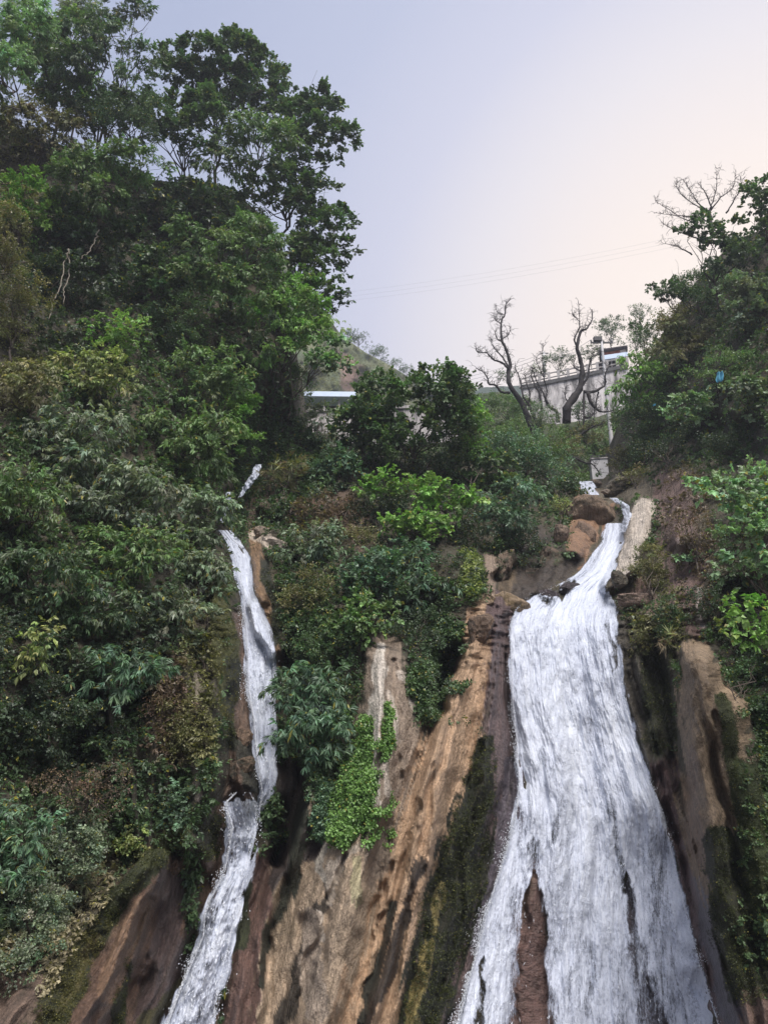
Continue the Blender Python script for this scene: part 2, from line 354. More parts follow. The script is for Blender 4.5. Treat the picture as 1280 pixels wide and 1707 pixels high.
# rock shown bare: points, albedo, roughness, edge softness
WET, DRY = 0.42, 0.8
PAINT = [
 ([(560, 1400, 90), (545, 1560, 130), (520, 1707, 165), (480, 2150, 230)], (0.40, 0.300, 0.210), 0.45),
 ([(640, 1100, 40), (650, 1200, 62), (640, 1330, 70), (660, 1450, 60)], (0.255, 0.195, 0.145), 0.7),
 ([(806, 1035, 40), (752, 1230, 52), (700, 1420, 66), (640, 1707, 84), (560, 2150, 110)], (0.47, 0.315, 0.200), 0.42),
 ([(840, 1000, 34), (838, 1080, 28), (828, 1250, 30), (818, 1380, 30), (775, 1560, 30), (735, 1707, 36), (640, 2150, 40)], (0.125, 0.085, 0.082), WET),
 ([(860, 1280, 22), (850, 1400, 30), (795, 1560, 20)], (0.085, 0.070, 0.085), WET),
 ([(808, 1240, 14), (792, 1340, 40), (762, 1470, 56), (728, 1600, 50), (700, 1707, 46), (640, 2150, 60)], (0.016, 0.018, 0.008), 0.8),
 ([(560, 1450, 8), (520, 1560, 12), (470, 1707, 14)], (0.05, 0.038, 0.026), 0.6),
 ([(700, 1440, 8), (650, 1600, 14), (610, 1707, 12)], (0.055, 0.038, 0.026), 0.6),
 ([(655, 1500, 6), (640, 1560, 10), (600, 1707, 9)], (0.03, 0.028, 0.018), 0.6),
 ([(720, 1560, 7), (690, 1707, 16), (670, 1800, 18)], (0.24, 0.19, 0.065), 0.7),
 ([(740, 1480, 6), (726, 1540, 8)], (0.21, 0.17, 0.06), 0.7),
 ([(635, 1090, 14), (628, 1180, 12), (622, 1260, 14), (618, 1335, 15)], (0.56, 0.50, 0.43), DRY),
 ([(672, 1120, 8), (690, 1150, 14), (700, 1180, 12)], (0.42, 0.36, 0.30), DRY),
 ([(650, 1150, 7), (658, 1230, 9), (640, 1270, 14), (655, 1320, 8)], (0.40, 0.34, 0.28), DRY),
 ([(533, 1412, 12), (530, 1440, 12), (550, 1470, 8)], (0.46, 0.41, 0.34), DRY),
 ([(545, 1500, 8), (560, 1440, 10), (600, 1400, 8)], (0.42, 0.35, 0.28), DRY), ([(535, 1530, 7), (540, 1570, 10)], (0.5, 0.43, 0.36), DRY),
 ([(592, 1440, 9), (590, 1500, 9)], (0.38, 0.33, 0.20), DRY), ([(520, 1545, 20), (530, 1680, 26)], (0.34, 0.27, 0.21), DRY),
 ([(470, 1460, 26), (470, 1560, 22)], (0.24, 0.18, 0.12), 0.6),
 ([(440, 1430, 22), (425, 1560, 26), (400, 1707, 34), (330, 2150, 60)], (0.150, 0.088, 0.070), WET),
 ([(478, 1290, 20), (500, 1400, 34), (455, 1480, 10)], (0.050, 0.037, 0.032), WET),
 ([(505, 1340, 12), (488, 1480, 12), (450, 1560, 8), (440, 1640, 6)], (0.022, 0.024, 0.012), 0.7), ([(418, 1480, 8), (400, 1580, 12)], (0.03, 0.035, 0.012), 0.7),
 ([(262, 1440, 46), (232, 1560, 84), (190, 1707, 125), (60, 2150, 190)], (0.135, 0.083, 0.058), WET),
 ([(285, 1470, 26), (280, 1600, 36), (268, 1707, 50)], (0.100, 0.070, 0.064), 0.38),
 ([(262, 1440, 18), (190, 1500, 26), (130, 1600, 30), (85, 1707, 34), (-60, 2100, 60)], (0.030, 0.036, 0.012), 0.8),
 ([(215, 1600, 9), (190, 1707, 14)], (0.03, 0.034, 0.012), 0.8), ([(300, 1640, 10), (240, 1700, 14)], (0.07, 0.062, 0.025), 0.7),
 ([(235, 1520, 20), (170, 1660, 18)], (0.22, 0.135, 0.085), WET),
 ([(160, 1560, 9), (100, 1680, 10)], (0.13, 0.11, 0.04), 0.7),
 ([(30, 1650, 50), (10, 1720, 70), (-80, 2100, 90)], (0.17, 0.115, 0.085), 0.75),
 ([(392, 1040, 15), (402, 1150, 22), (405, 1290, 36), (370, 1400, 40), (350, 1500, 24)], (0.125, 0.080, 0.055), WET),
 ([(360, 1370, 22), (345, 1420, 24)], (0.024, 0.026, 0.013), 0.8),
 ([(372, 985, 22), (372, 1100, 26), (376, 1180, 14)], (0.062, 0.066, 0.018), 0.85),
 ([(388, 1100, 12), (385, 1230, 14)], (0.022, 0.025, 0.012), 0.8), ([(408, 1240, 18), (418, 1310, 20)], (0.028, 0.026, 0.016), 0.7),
 ([(330, 1120, 7), (325, 1170, 8)], (0.3, 0.26, 0.2), 0.8), ([(318, 1275, 9), (328, 1330, 8)], (0.32, 0.26, 0.22), 0.8),
 ([(310, 1370, 26), (280, 1410, 26), (245, 1435, 20)], (0.060, 0.068, 0.018), 0.9),
 ([(424, 880, 12), (436, 960, 12), (440, 1030, 12), (462, 1090, 14)], (0.20, 0.125, 0.070), 0.5), ([(448, 930, 9), (462, 1060, 12)], (0.02, 0.022, 0.012), 0.8),
 ([(420, 885, 8), (450, 895, 9), (470, 915, 8)], (0.42, 0.35, 0.28), 0.7),
 ([(470, 800, 40), (430, 850, 24)], (0.10, 0.072, 0.050), 0.9), ([(560, 850, 50), (600, 880, 40)], (0.09, 0.06, 0.04), 0.9),
 ([(1040, 1040, 16), (1060, 1180, 28), (1095, 1300, 36), (1140, 1400, 30)], (0.060, 0.050, 0.036), 0.6),
 ([(1085, 1090, 30), (1100, 1230, 34)], (0.032, 0.033, 0.016), 0.8),
 ([(1108, 1290, 24), (1128, 1370, 30), (1172, 1520, 34), (1225, 1707, 44), (1330, 2150, 70)], (0.130, 0.082, 0.078), WET),
 ([(1170, 1480, 16), (1200, 1620, 24), (1235, 1707, 30)], (0.080, 0.066, 0.078), 0.4),
 ([(1162, 1096, 38), (1182, 1200, 64), (1202, 1330, 82), (1226, 1460, 76)], (0.25, 0.18, 0.115), 0.7),
 ([(1205, 1180, 14), (1228, 1300, 22), (1250, 1420, 26)], (0.06, 0.066, 0.022), 0.8),
 ([(1150, 1250, 9), (1150, 1350, 14), (1170, 1450, 12)], (0.21, 0.14, 0.09), 0.6),
 ([(1195, 1400, 26), (1222, 1520, 44), (1255, 1640, 50)], (0.030, 0.032, 0.014), 0.85),
 ([(1250, 1660, 20), (1270, 1720, 50), (1350, 2150, 90)], (0.17, 0.11, 0.085), 0.6), ([(1245, 1300, 36), (1275, 1500, 40)], (0.040, 0.055, 0.014), 0.85),
 ([(1076, 850, 20), (1058, 900, 24), (1036, 962, 16)], (0.46, 0.40, 0.34), DRY),
 ([(1060, 985, 26), (1085, 1010, 18)], (0.26, 0.17, 0.13), 0.7), ([(1030, 965, 14), (1040, 985, 12)], (0.09, 0.07, 0.05), 0.8),
 ([(1115, 800, 34), (1130, 880, 38), (1140, 960, 40), (1150, 1040, 24)], (0.150, 0.100, 0.085), 0.95),
 ([(1165, 980, 8), (1170, 1040, 10)], (0.26, 0.22, 0.20), 0.8), ([(1130, 900, 6), (1125, 930, 7)], (0.26, 0.20, 0.18), 0.8),
 ([(990, 840, 38), (975, 885, 34), (965, 925, 24)], (0.225, 0.130, 0.075), 0.5), ([(1022, 870, 14), (1025, 890, 10)], (0.06, 0.05, 0.03), 0.5),
 ([(905, 900, 34), (870, 960, 40), (920, 960, 22), (960, 930, 16)], (0.050, 0.037, 0.027), 0.6), ([(900, 955, 22), (870, 985, 16)], (0.045, 0.033, 0.025), 0.5),
 ([(815, 930, 9), (818, 985, 7)], (0.27, 0.2, 0.15), 0.7), ([(842, 935, 12), (838, 970, 16)], (0.12, 0.085, 0.05), 0.7), ([(785, 945, 20), (790, 1000, 14)], (0.062, 0.072, 0.025), 0.9),
 ([(885, 1440, 20), (885, 1600, 44), (885, 1707, 66), (880, 2150, 120)], (0.130, 0.078, 0.066), 0.35),
 ([(1055, 1480, 20), (1080, 1707, 40)], (0.09, 0.075, 0.085), 0.4), ([(1010, 820, 26), (1060, 810, 30)], (0.11, 0.09, 0.06), 0.8),
]
def rock_features(px, py):
    r = np.zeros(np.shape(px)); wx = px + 10*fbm(px/55, py/55, seed=5, o=3); wy = py + 14*fbm(px/55+9, py/55, seed=6, o=3)
    for pts, d in RELIEF:
        m = stroke(wx, wy, pts); r = r + d*sm(0, 0.75, m)
    return r
def rock_mask(px, py):
    wx = px + 12*fbm(px/30, py/60, seed=11, o=4); wy = py + 16*fbm(px/40, py/40, seed=12, o=3)
    m = np.zeros(np.shape(px))
    for pts, c, r in PAINT:
        m = np.maximum(m, sm(0.0, 0.25, stroke(wx, wy, pts))*(0.45 if r >= 0.9 else 0.75 if r >= 0.85 else 1.0))
    return m
WATER = [(ML, MR), (LL, LR), (SL, SR)]
def surfD(px, py, detail=True):
    px = np.asarray(px, float); py = np.asarray(py, float)
    D = tps(px, py) + rock_features(px, py)
    if detail:
        U = flowU(px, py); U = U + 0.16*fbm(px/70, py/110, seed=33, o=3); q = py + 70*fbm(U*2.3, px/200, seed=34, o=2); rm = sm(1000, 1150, py)
        wm = np.zeros(np.shape(px))
        for L_, R_ in WATER:
            l = np.interp(py, *zip(*L_)); r = np.interp(py, *zip(*R_)); wm = np.maximum(wm, sm(-14, 8, np.minimum(px-l, r-px))*sm(-12, 4, py-L_[0][0])*(1-sm(-4, 12, py-L_[-1][0])))
        k = D/20*(1-0.72*wm)
        D = D + 0.12*wm + k*(0.55*fbm(px/120, py/120, seed=21, o=3)*(1-0.6*rm)
              + rm*(0.80*fbm(U*2.4, q/330, seed=22, o=2) + 0.16*fbm(U*5.5, q/420, seed=23, o=1) - 0.26*(1-np.abs(fbm(U*3.3, q/380, seed=28, o=1)))**4)
              + 0.17*(1-0.45*rm)*fbm(px/26+0.3*py/26, py/(26+34*rm), seed=24, o=4) * (1.5 - 0.5*rm)
              + 0.05*(1-0.6*rm)*fbm(px/7, py/(9+8*rm), seed=25, o=3))
    return D
SKY_L = [(-600, -150), (-200, 120), (0, 200), (250, 300), (380, 310), (450, 370), (478, 500), (486, 650), (494, 700), (570, 770), (640, 760), (760, 770), (900, 770), (960, 800), (1010, 800), (1040, 770), (1085, 690), (1110, 560), (1160, 470), (1230, 400), (1300, 370), (1500, 250), (1900, 100)]
def skyline(px): return np.interp(px, [a for a, b in SKY_L], [b for a, b in SKY_L])
def build_cliff():
    cols = np.r_[np.arange(-600, -40, 14), np.arange(-40, 1320, 2.4), np.arange(1320, 1900, 14)]
    nr = 620
    t = np.linspace(0, 1, nr)[:, None]
    sk = skyline(cols)[None, :]
    PY = sk + (2150-sk)*t; PX = np.broadcast_to(cols[None, :], PY.shape).copy()
    D = surfD(PX, PY)
    P = W(PX, PY, D)
    # colour
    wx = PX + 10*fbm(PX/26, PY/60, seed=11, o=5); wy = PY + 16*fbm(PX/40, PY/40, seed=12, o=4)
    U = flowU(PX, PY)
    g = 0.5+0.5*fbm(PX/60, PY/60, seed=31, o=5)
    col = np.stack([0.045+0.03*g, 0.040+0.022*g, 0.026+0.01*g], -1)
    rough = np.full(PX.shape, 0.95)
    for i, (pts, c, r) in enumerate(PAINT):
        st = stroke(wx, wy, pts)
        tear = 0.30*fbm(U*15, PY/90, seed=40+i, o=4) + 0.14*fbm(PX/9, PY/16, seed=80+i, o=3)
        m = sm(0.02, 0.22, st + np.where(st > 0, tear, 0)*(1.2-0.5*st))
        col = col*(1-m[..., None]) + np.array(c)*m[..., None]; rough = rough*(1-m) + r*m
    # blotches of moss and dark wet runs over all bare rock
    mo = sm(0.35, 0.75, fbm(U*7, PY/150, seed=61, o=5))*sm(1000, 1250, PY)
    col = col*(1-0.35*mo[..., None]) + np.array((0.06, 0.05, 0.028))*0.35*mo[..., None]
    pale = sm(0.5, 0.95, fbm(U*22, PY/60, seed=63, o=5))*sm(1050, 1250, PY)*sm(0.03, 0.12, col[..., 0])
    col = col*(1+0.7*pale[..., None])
    rowsF = grid_faces(nr, len(cols))
    # the top folds back behind the ridge
    top = P[:1]; ext = []
    for k in (10, 9, 8, 7, 6, 5, 4, 3, 2, 1):
        q = top.copy(); q[..., 1] += 0.35*k**1.6; q[..., 2] += 0.15*k - 0.03*k*k + 0.2*noise(top[..., 0]*0.7, np.full(top.shape[:2], k*0.7), seed=3); ext.append(q)
    P2 = np.concatenate(ext + [P], 0)
    e = len(ext)
    col2 = np.concatenate([np.repeat(col[:1], e, 0), col], 0); r2 = np.concatenate([np.repeat(rough[:1], e, 0), rough], 0)
    U2 = np.concatenate([np.repeat(U[:1], e, 0), U], 0); V2 = np.concatenate([np.repeat(PY[:1], e, 0), PY], 0)/60.0
    fl = np.stack([U2*0.55, V2, r2], -1)
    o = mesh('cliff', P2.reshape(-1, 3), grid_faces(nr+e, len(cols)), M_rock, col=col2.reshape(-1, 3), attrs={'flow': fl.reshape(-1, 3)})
    tag(o, 'wet brown and pale limestone cliff behind and between the two falls', 'cliff', kind='structure')
build_cliff()

# ================================================================ ground, hillside behind, far hill
def sheet(name, cols, prof, Df, label, cat, colf, back=40, nr=80, bot=900, mat=None):
    t = np.linspace(0, 1, nr)[:, None]; sk = prof(cols)[None]
    PY = sk + (bot-sk)*t; PX = np.broadcast_to(cols[None], PY.shape)
    P = W(PX, PY, Df(PX, PY)); ext = []
    for k in (5, 4, 3, 2, 1):
        q = P[:1].copy(); q[..., 1] += back*k/5; q[..., 2] -= back*0.12*(k/5)**2; ext.append(q)
    P = np.concatenate(ext+[P]); col = colf(PX, PY); col = np.concatenate([np.repeat(col[:1], 5, 0), col])
    fl = np.stack([P[..., 0]*0.1, P[..., 2]*0.2, np.full(P.shape[:2], 0.95)], -1)
    return tag(mesh(name, P.reshape(-1, 3), grid_faces(nr+5, len(cols)), mat or M_rock, col=col.reshape(-1, 3), attrs={'flow': fl.reshape(-1, 3)}), label, cat, kind='structure')
def hillD(px, py):   # green hillside that carries the road, wall and pole
    return np.interp(py, [560, 640, 700, 780, 900], [62, 57, 50, 43, 36]) + 2.2*fbm(px/70, py/50, seed=71, o=4)
HS = [(380, 690), (450, 690), (560, 700), (640, 700), (700, 690), (760, 665), (800, 656), (845, 652), (880, 690), (920, 708), (980, 700), (1040, 680), (1070, 640), (1140, 560), (1250, 540)]
def greens(a, b, s=30):
    def f(px, py):
        g = (0.5+0.5*fbm(px/s, py/s, seed=77, o=5))[..., None]; return np.array(a)*(1-g)+np.array(b)*g
    return f
sheet('hillside', np.arange(380, 1251, 3.0), lambda x: np.interp(x, *zip(*HS)), hillD, 'green scrubby hillside under the concrete retaining wall', 'hillside', greens((0.030, 0.045, 0.016), (0.07, 0.075, 0.035)))
FH = [(430, 380), (480, 430), (540, 520), (570, 560), (610, 588), (645, 606), (690, 634), (720, 648), (780, 655), (860, 668), (1000, 690)]
def farD(px, py): return np.interp(py, [500, 900], [120, 86]) + np.interp(px, [430, 700, 1000], [-18, 6, 20]) + 4*fbm(px/40, py/40, seed=91, o=5)
def far_col(px, py):
    g = (0.5+0.5*fbm(px/22, py/16, seed=92, o=5))[..., None]; c = np.array((0.06, 0.085, 0.04))*(1-g) + np.array((0.13, 0.135, 0.07))*g
    b = sm(0.1, 0.6, stroke(px, py, [(560, 590, 14), (590, 622, 24), (580, 640, 20)]) + 0.3*fbm(px/7, py/5, seed=93))[..., None]
    return c*(1-b) + np.array((0.17, 0.11, 0.085))*b
sheet('distant_hill', np.arange(430, 1001, 2.5), lambda x: np.interp(x, *zip(*FH)), farD, 'steep far hill of dry grass and brown earth in the gap left of centre', 'hill', far_col, nr=140)
RS = [(560, 660), (640, 652), (700, 646), (760, 652), (800, 645), (860, 643), (920, 640), (1100, 640)]
sheet('distant_ridge', np.arange(560, 1101, 5.0), lambda x: np.interp(x, *zip(*RS)) + 2*noise(x/9, 0*x), lambda x, y: 260 + 0*x, 'low blue green wooded ridge on the horizon beyond the hillside', 'ridge', greens((0.04, 0.055, 0.045), (0.05, 0.07, 0.05), 9), nr=12)
gx = np.linspace(-300, 300, 61); GX, GY = np.meshgrid(gx, np.r_[np.linspace(-300, 60, 61)])
gz = -3.0 + 0.4*fbm(GX/9, GY/9, seed=99)
tag(mesh('ground', np.stack([GX, GY, gz], -1).reshape(-1, 3), grid_faces(61, 61), M_rock, col=np.broadcast_to(np.array((0.12, 0.10, 0.075)), (61*61, 3)).copy(),
     attrs={'flow': np.stack([GX*0.1, GY*0.1, GX*0+0.8], -1).reshape(-1, 3)}), 'stony valley floor below the falls', 'ground', kind='structure')
# ================================================================ the falls
def water(name, L, R, y0, y1, off, thin, seed, label, step=2.0, drops=6000, bulge=0.3, ragged=1.0, dens0=0.74, spread=7, froth=0.025, lz=(0.02, 0.10)):
    """falling water between two edge curves given as (y, x); thin = strokes where the sheet tears open"""
    ys = np.arange(y0, y1, step*1.15); Lx = np.interp(ys, *zip(*L)); Rx = np.interp(ys, *zip(*R))
    nc = int(max((Rx-Lx).max(), 12)/step)+8
    m0 = 4*ragged
    a = np.linspace(0, 1, nc)[None]; PX = (Lx-m0)[:, None] + (Rx-Lx+2*m0)[:, None]*a; PY = np.broadcast_to(ys[:, None], PX.shape)
    D0 = surfD(PX, PY)
    # smooth the bed so that the sheet bridges the hollows
    for _ in range(14):
        D0[1:-1] = (D0[:-2]+D0[1:-1]*2+D0[2:])/4; D0[:, 1:-1] = (D0[:, :-2]+D0[:, 1:-1]*2+D0[:, 2:])/4
    ed = np.minimum(PX-Lx[:, None], Rx[:, None]-PX)          # px inside the edge
    wid = (Rx-Lx)[:, None]
    mp = mpp(PX, PY, D0)
    A = (PX - (Lx[:, None]+Rx[:, None])/2)*mp; V = np.cumsum(np.abs(np.diff(W(0*ys+700, ys, D0[:, nc//2])[:, 2], prepend=0))); V -= V[0]
    V = np.broadcast_to(V[:, None], PX.shape)
    An = (a-0.5)*np.interp(ys, *zip(*[(y, w) for y, w in zip(ys, (Rx-Lx))]))[:, None]*mp*0.75 + (a-0.5)*2.2*0.25
    dens = dens0 + 0.10*fbm(An*2.2, V*0.35, seed=seed, o=3)
    dens = dens + froth*fbm(An*7, V*4.5, seed=seed+41, o=4)
    dens = dens - 0.75*(1-sm(-m0-5, 3+0.012*wid, ed + 4*ragged*fbm(An*9, V*2.5, seed=seed+1, o=3)))
    dens = dens - 0.7*(1-sm(-2, 14, PY-y0+9*fbm(PX/9, PY/9, seed=seed+21, o=2)))*(y0 > 1000)
    for pts, d in thin:
        s = stroke(PX + 9*fbm(PX/12, PY/30, seed=seed+3, o=4), PY + 12*fbm(PX/8, PY/40, seed=seed+4, o=2), pts); dens = dens - d*sm(0, 0.8, s)*(1+0.55*fbm(An*8, V*0.22, seed=seed+17, o=3))
    h = (0.24*fbm(An*1.8, V*0.25, seed=seed+5, o=3) + 0.06*fbm(An*7, V*0.9+0.4*fbm(An*3, V, seed=seed+8), seed=seed+6, o=3) + 0.03*fbm(An*22, V*4, seed=seed+7, o=3))
    h = h + froth*0.9*fbm(An*5, V*3.2, seed=seed+43, o=4)
    D = D0 - off - bulge*sm(0, 40, ed) - h*D0/20*sm(-2, 10, ed)
    P = W(PX, PY, D)
    fl = np.stack([An, V, dens], -1)
    Vs = [P.reshape(-1, 3)]; Fs = [grid_faces(len(ys), nc)]; fls = [fl.reshape(-1, 3)]
    # flung drops and lace: little elongated slivers lying along the flow
    r = np.random.default_rng(seed); n = drops
    wt = (Rx-Lx+12); yi = r.choice(len(ys), n, p=wt/wt.sum())
    u = r.uniform(0, 1, n); e = r.uniform(0, 1, n) < 0.85
    side = r.uniform(0, 1, n) < 0.85; g = r.exponential(spread*0.5, n)*(0.25+1.5*np.clip(0.5+fbm(ys[yi]/34, side*7.0, seed=seed+31, o=3), 0, 1)**2)-3
    x = Lx[yi] + u*(Rx-Lx)[yi]; x = np.where(e & side, Lx[yi]-g+3, x); x = np.where(e & ~side, Rx[yi]+g-3, x)
    y = ys[yi]
    ci = np.clip(((x-(Lx[yi]-m0))/(Rx[yi]-Lx[yi]+2*m0)*(nc-1)).round().astype(int), 0, nc-1)
    keep = dens[yi, ci] + r.uniform(-0.35, 0.35, n) > np.where(e, -0.2, 0.42)
    x, y, yi, ci, e = x[keep], y[keep], yi[keep], ci[keep], e[keep]; n = len(x)
    c = W(x, y, D[yi, ci] - r.uniform(0.0, 0.16, n) - np.where(e, r.uniform(0, 0.25, n), 0))
    y2 = np.minimum(yi+6, len(ys)-1); t = P[y2, ci] - P[yi, ci]; t /= np.linalg.norm(t, axis=1, keepdims=True)+1e-9
    t = t + r.normal(0, 0.30, (n, 3)); t /= np.linalg.norm(t, axis=1, keepdims=True)
    s = r.normal(0, 1, (n, 3)); s[:, 1] *= 0.6; s -= (s*t).sum(1, keepdims=True)*t; s /= np.linalg.norm(s, axis=1, keepdims=True)
    nn = np.cross(t, s)
    ln = r.uniform(*lz, n)[:, None]*np.where(e, 0.35, 0.8)[:, None]*r.uniform(0.4, 1, n)[:, None]; wd = (0.004+0.010*r.random(n)**3)[:, None]
    Q = np.stack([c-t*ln, c+s*wd, c+t*ln, c-s*wd, c+nn*wd*0.8, c-nn*wd*0.8], 1).reshape(-1, 3)
    b = np.arange(n)[:, None]*6 + len(Vs[0])
    tri = np.array([[0, 1, 4], [1, 2, 4], [2, 3, 4], [3, 0, 4], [1, 0, 5], [2, 1, 5], [3, 2, 5], [0, 3, 5]])
    Ft = (b[:, :, None] + tri[None]).reshape(-1, 3)
    V_ = np.concatenate([Vs[0], Q]); f_ = np.concatenate([fls[0], np.broadcast_to(np.array([0, 0, 2.0]), (len(Q), 3))])
    o = mesh(name, V_, [Fs[0], Ft], M_water, attrs={'flow': f_})
    return tag(o, label, 'waterfall', kind='structure')
water('waterfall', ML, MR, 872, 2150, 0.10,
  [([(890, 1400, 8), (888, 1500, 16)], 0.16), ([(888, 1455, 6), (887, 1500, 18), (887, 1560, 32), (886, 1707, 50), (880, 2150, 110)], 0.45), ([(872, 1350, 10), (862, 1470, 16), (850, 1560, 12)], 0.12),
   ([(905, 1250, 10), (935, 1330, 12), (925, 1400, 10)], 0.10), ([(1045, 1460, 10), (1062, 1600, 22), (1088, 1707, 30), (1130, 2150, 60)], 0.24), ([(1015, 1330, 10), (1040, 1480, 12)], 0.15),
   ([(808, 1600, 5), (797, 1707, 10), (760, 2100, 30)], 0.26), ([(978, 925, 16), (965, 938, 12)], 0.30), ([(925, 984, 18), (952, 975, 14)], 0.38), ([(905, 1000, 10), (920, 1006, 10)], 0.25), ([(1010, 1040, 10), (1025, 1110, 8)], 0.18),
   ([(930, 1180, 8), (940, 1300, 10)], 0.08), ([(975, 1560, 8), (985, 1700, 10)], 0.10)],
  301, 'broad white main waterfall on the right, fanning out towards its foot', step=1.7, drops=20000, spread=6)
# ================================================================ vegetation
def rot_from_dir(d, rng, up_bias=True):
    """frames (n,3,3) with x axis along d, z as upward as possible, random roll added"""
    n = len(d); x = d/np.linalg.norm(d, axis=1, keepdims=True)
    z = np.tile(np.array([0, -0.25, 1.0]), (n, 1)) + rng.normal(0, 0.35, (n, 3))
    z -= (z*x).sum(1, keepdims=True)*x; z /= np.linalg.norm(z, axis=1, keepdims=True)+1e-9
    return np.stack([x, np.cross(z, x), z], -1)
def leaf_template(kind, rng):
    """list of leaves: base point, direction, up, length, width - in units of the spray length"""
    L = []
    if kind == 'broad':
        for i in range(9):
            t = 0.25+0.75*i/8; sd = 1 if i % 2 else -1
            L.append(((t, 0, -0.12*t*t), (0.55, 0.85*sd*(1-0.6*t), -0.25), 0.50, 0.24))
    elif kind == 'narrow':
        for i in range(9):
            t = 0.15+0.85*i/8; sd = 1 if i % 2 else -1
            L.append(((t, 0, -0.25*t*t), (0.75, 0.75*sd*(1-0.7*t), -0.45-0.4*t), 0.62, 0.12))
    elif kind == 'bamboo':
        for i in range(10):
            a = (i-4.5)/4.5
            L.append(((0.15+0.5*rng.random(), 0, -0.1), (0.55+0.3*rng.random(), a*1.1, -0.75*abs(a)-0.35), 0.72, 0.095))
    elif kind == 'small':
        for i in range(14):
            t = rng.random(); L.append(((t, rng.normal(0, 0.22), rng.normal(0, 0.16)), tuple(rng.normal(0, 1, 3)), 0.24, 0.12))
    elif kind == 'ivy':
        for i in range(9):
            L.append(((rng.random()-0.2, rng.normal(0, 0.34), rng.normal(0, 0.12)), (0.3+rng.random()*0.5, rng.normal(0, 0.7), rng.normal(-0.2, 0.3)), 0.34, 0.23))
    elif kind == 'fern':
        for i in range(12):
            t = i//2/5.5; sd = 1 if i % 2 else -1
            L.append(((0.15+0.85*t, 0, -0.3*t*t), (0.35, 0.9*sd, -0.15-0.2*t), 0.45*(1-0.6*t), 0.10))
    elif kind == 'dry':
        for i in range(8):
            L.append(((rng.random(), rng.normal(0, 0.2), rng.normal(0, 0.2)), tuple(rng.normal(0, 1, 3)), 0.38, 0.10))
    elif kind == 'grass':
        for i in range(7):
            L.append(((0.05*rng.random(), 0.05*rng.normal(), 0), (1, rng.normal(0, 0.35), rng.normal(-0.2, 0.3)), 1.0, 0.045))
    b = np.array([l[0] for l in L], float); d = np.array([l[1] for l in L], float); d /= np.linalg.norm(d, axis=1, keepdims=True)
    return b, d, np.array([l[2] for l in L]), np.array([l[3] for l in L])
def bake_sprays(P, Dr, size, kind, colA, rng, cvar=0.22, yellow=0.03):
    """P spray roots (n,3), Dr directions, size (n,), colA (n,3) -> verts, quads(as 2 tris), colours"""
    b, d, ln, wd = leaf_template(kind, rng); n, k = len(P), len(b)
    R = rot_from_dir(Dr, rng)
    B = np.einsum('nij,kj->nki', R, b)*size[:, None, None] + P[:, None]
    Dl = np.einsum('nij,kj->nki', R, d) + rng.normal(0, 0.22, (n, k, 3)); Dl /= np.linalg.norm(Dl, axis=2, keepdims=True)
    Z = R[:, None, :, 2] + rng.normal(0, 0.45, (n, k, 3)); Sd = np.cross(Dl, Z); Sd /= np.linalg.norm(Sd, axis=2, keepdims=True)+1e-9
    Nn = np.cross(Sd, Dl)
    l = (ln[None]*size[:, None]*rng.uniform(0.7, 1.25, (n, k)))[..., None]; w = (wd[None]*size[:, None]*rng.uniform(0.8, 1.2, (n, k)))[..., None]
    droop = np.zeros((n, k, 3)); droop[..., 2] = -0.22*l[..., 0]
    V = np.stack([B, B+Dl*l*0.45+Sd*w+Nn*w*0.35+droop*0.3, B+Dl*l+droop, B+Dl*l*0.45-Sd*w+Nn*w*0.35+droop*0.3], 2).reshape(-1, 3)
    i = np.arange(n*k)[:, None]*4
    Fc = np.concatenate([i+np.array([[0, 2, 1]]), i+np.array([[0, 3, 2]])], 0)
    c = colA[:, None, :]*(1+cvar*rng.normal(0, 1, (n, k, 1)))
    ye = rng.random((n, k, 1)) < yellow; c = np.where(ye, np.array((0.30, 0.27, 0.05))*rng.uniform(0.6, 1.1, (n, k, 1)), c)
    c = np.repeat(np.clip(c, 0.008, 0.8).reshape(-1, 1, 3), 4, 1).reshape(-1, 3)
    return V, Fc, c
# name: darker colour, lighter colour, leaf kind, spray length in metres per 20 m, gap amount
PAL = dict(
 dark=((0.026, 0.048, 0.020), (0.050, 0.085, 0.032)), deep=((0.018, 0.030, 0.016), (0.034, 0.052, 0.026)), leaf=((0.034, 0.060, 0.022), (0.062, 0.105, 0.036)), mid=((0.045, 0.085, 0.024), (0.085, 0.135, 0.040)),  # deep: shade of hollows and overhangs put into the leaf colour
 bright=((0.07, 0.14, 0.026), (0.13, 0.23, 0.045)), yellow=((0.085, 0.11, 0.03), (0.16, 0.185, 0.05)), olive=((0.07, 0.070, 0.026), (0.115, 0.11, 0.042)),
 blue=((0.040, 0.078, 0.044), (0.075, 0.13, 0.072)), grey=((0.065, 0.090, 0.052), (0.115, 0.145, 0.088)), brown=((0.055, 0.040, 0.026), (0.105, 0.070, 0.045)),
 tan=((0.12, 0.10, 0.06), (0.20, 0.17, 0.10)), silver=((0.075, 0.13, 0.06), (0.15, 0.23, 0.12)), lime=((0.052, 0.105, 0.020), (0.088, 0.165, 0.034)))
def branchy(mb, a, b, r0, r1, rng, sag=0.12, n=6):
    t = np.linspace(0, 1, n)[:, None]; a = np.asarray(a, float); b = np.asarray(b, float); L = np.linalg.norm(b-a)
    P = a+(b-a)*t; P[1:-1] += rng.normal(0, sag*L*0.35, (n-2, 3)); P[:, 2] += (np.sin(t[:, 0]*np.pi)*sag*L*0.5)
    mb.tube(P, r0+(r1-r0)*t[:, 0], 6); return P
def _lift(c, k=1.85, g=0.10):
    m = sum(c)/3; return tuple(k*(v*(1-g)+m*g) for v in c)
PAL = {k: (_lift(a), _lift(b)) for k, (a, b) in PAL.items()}
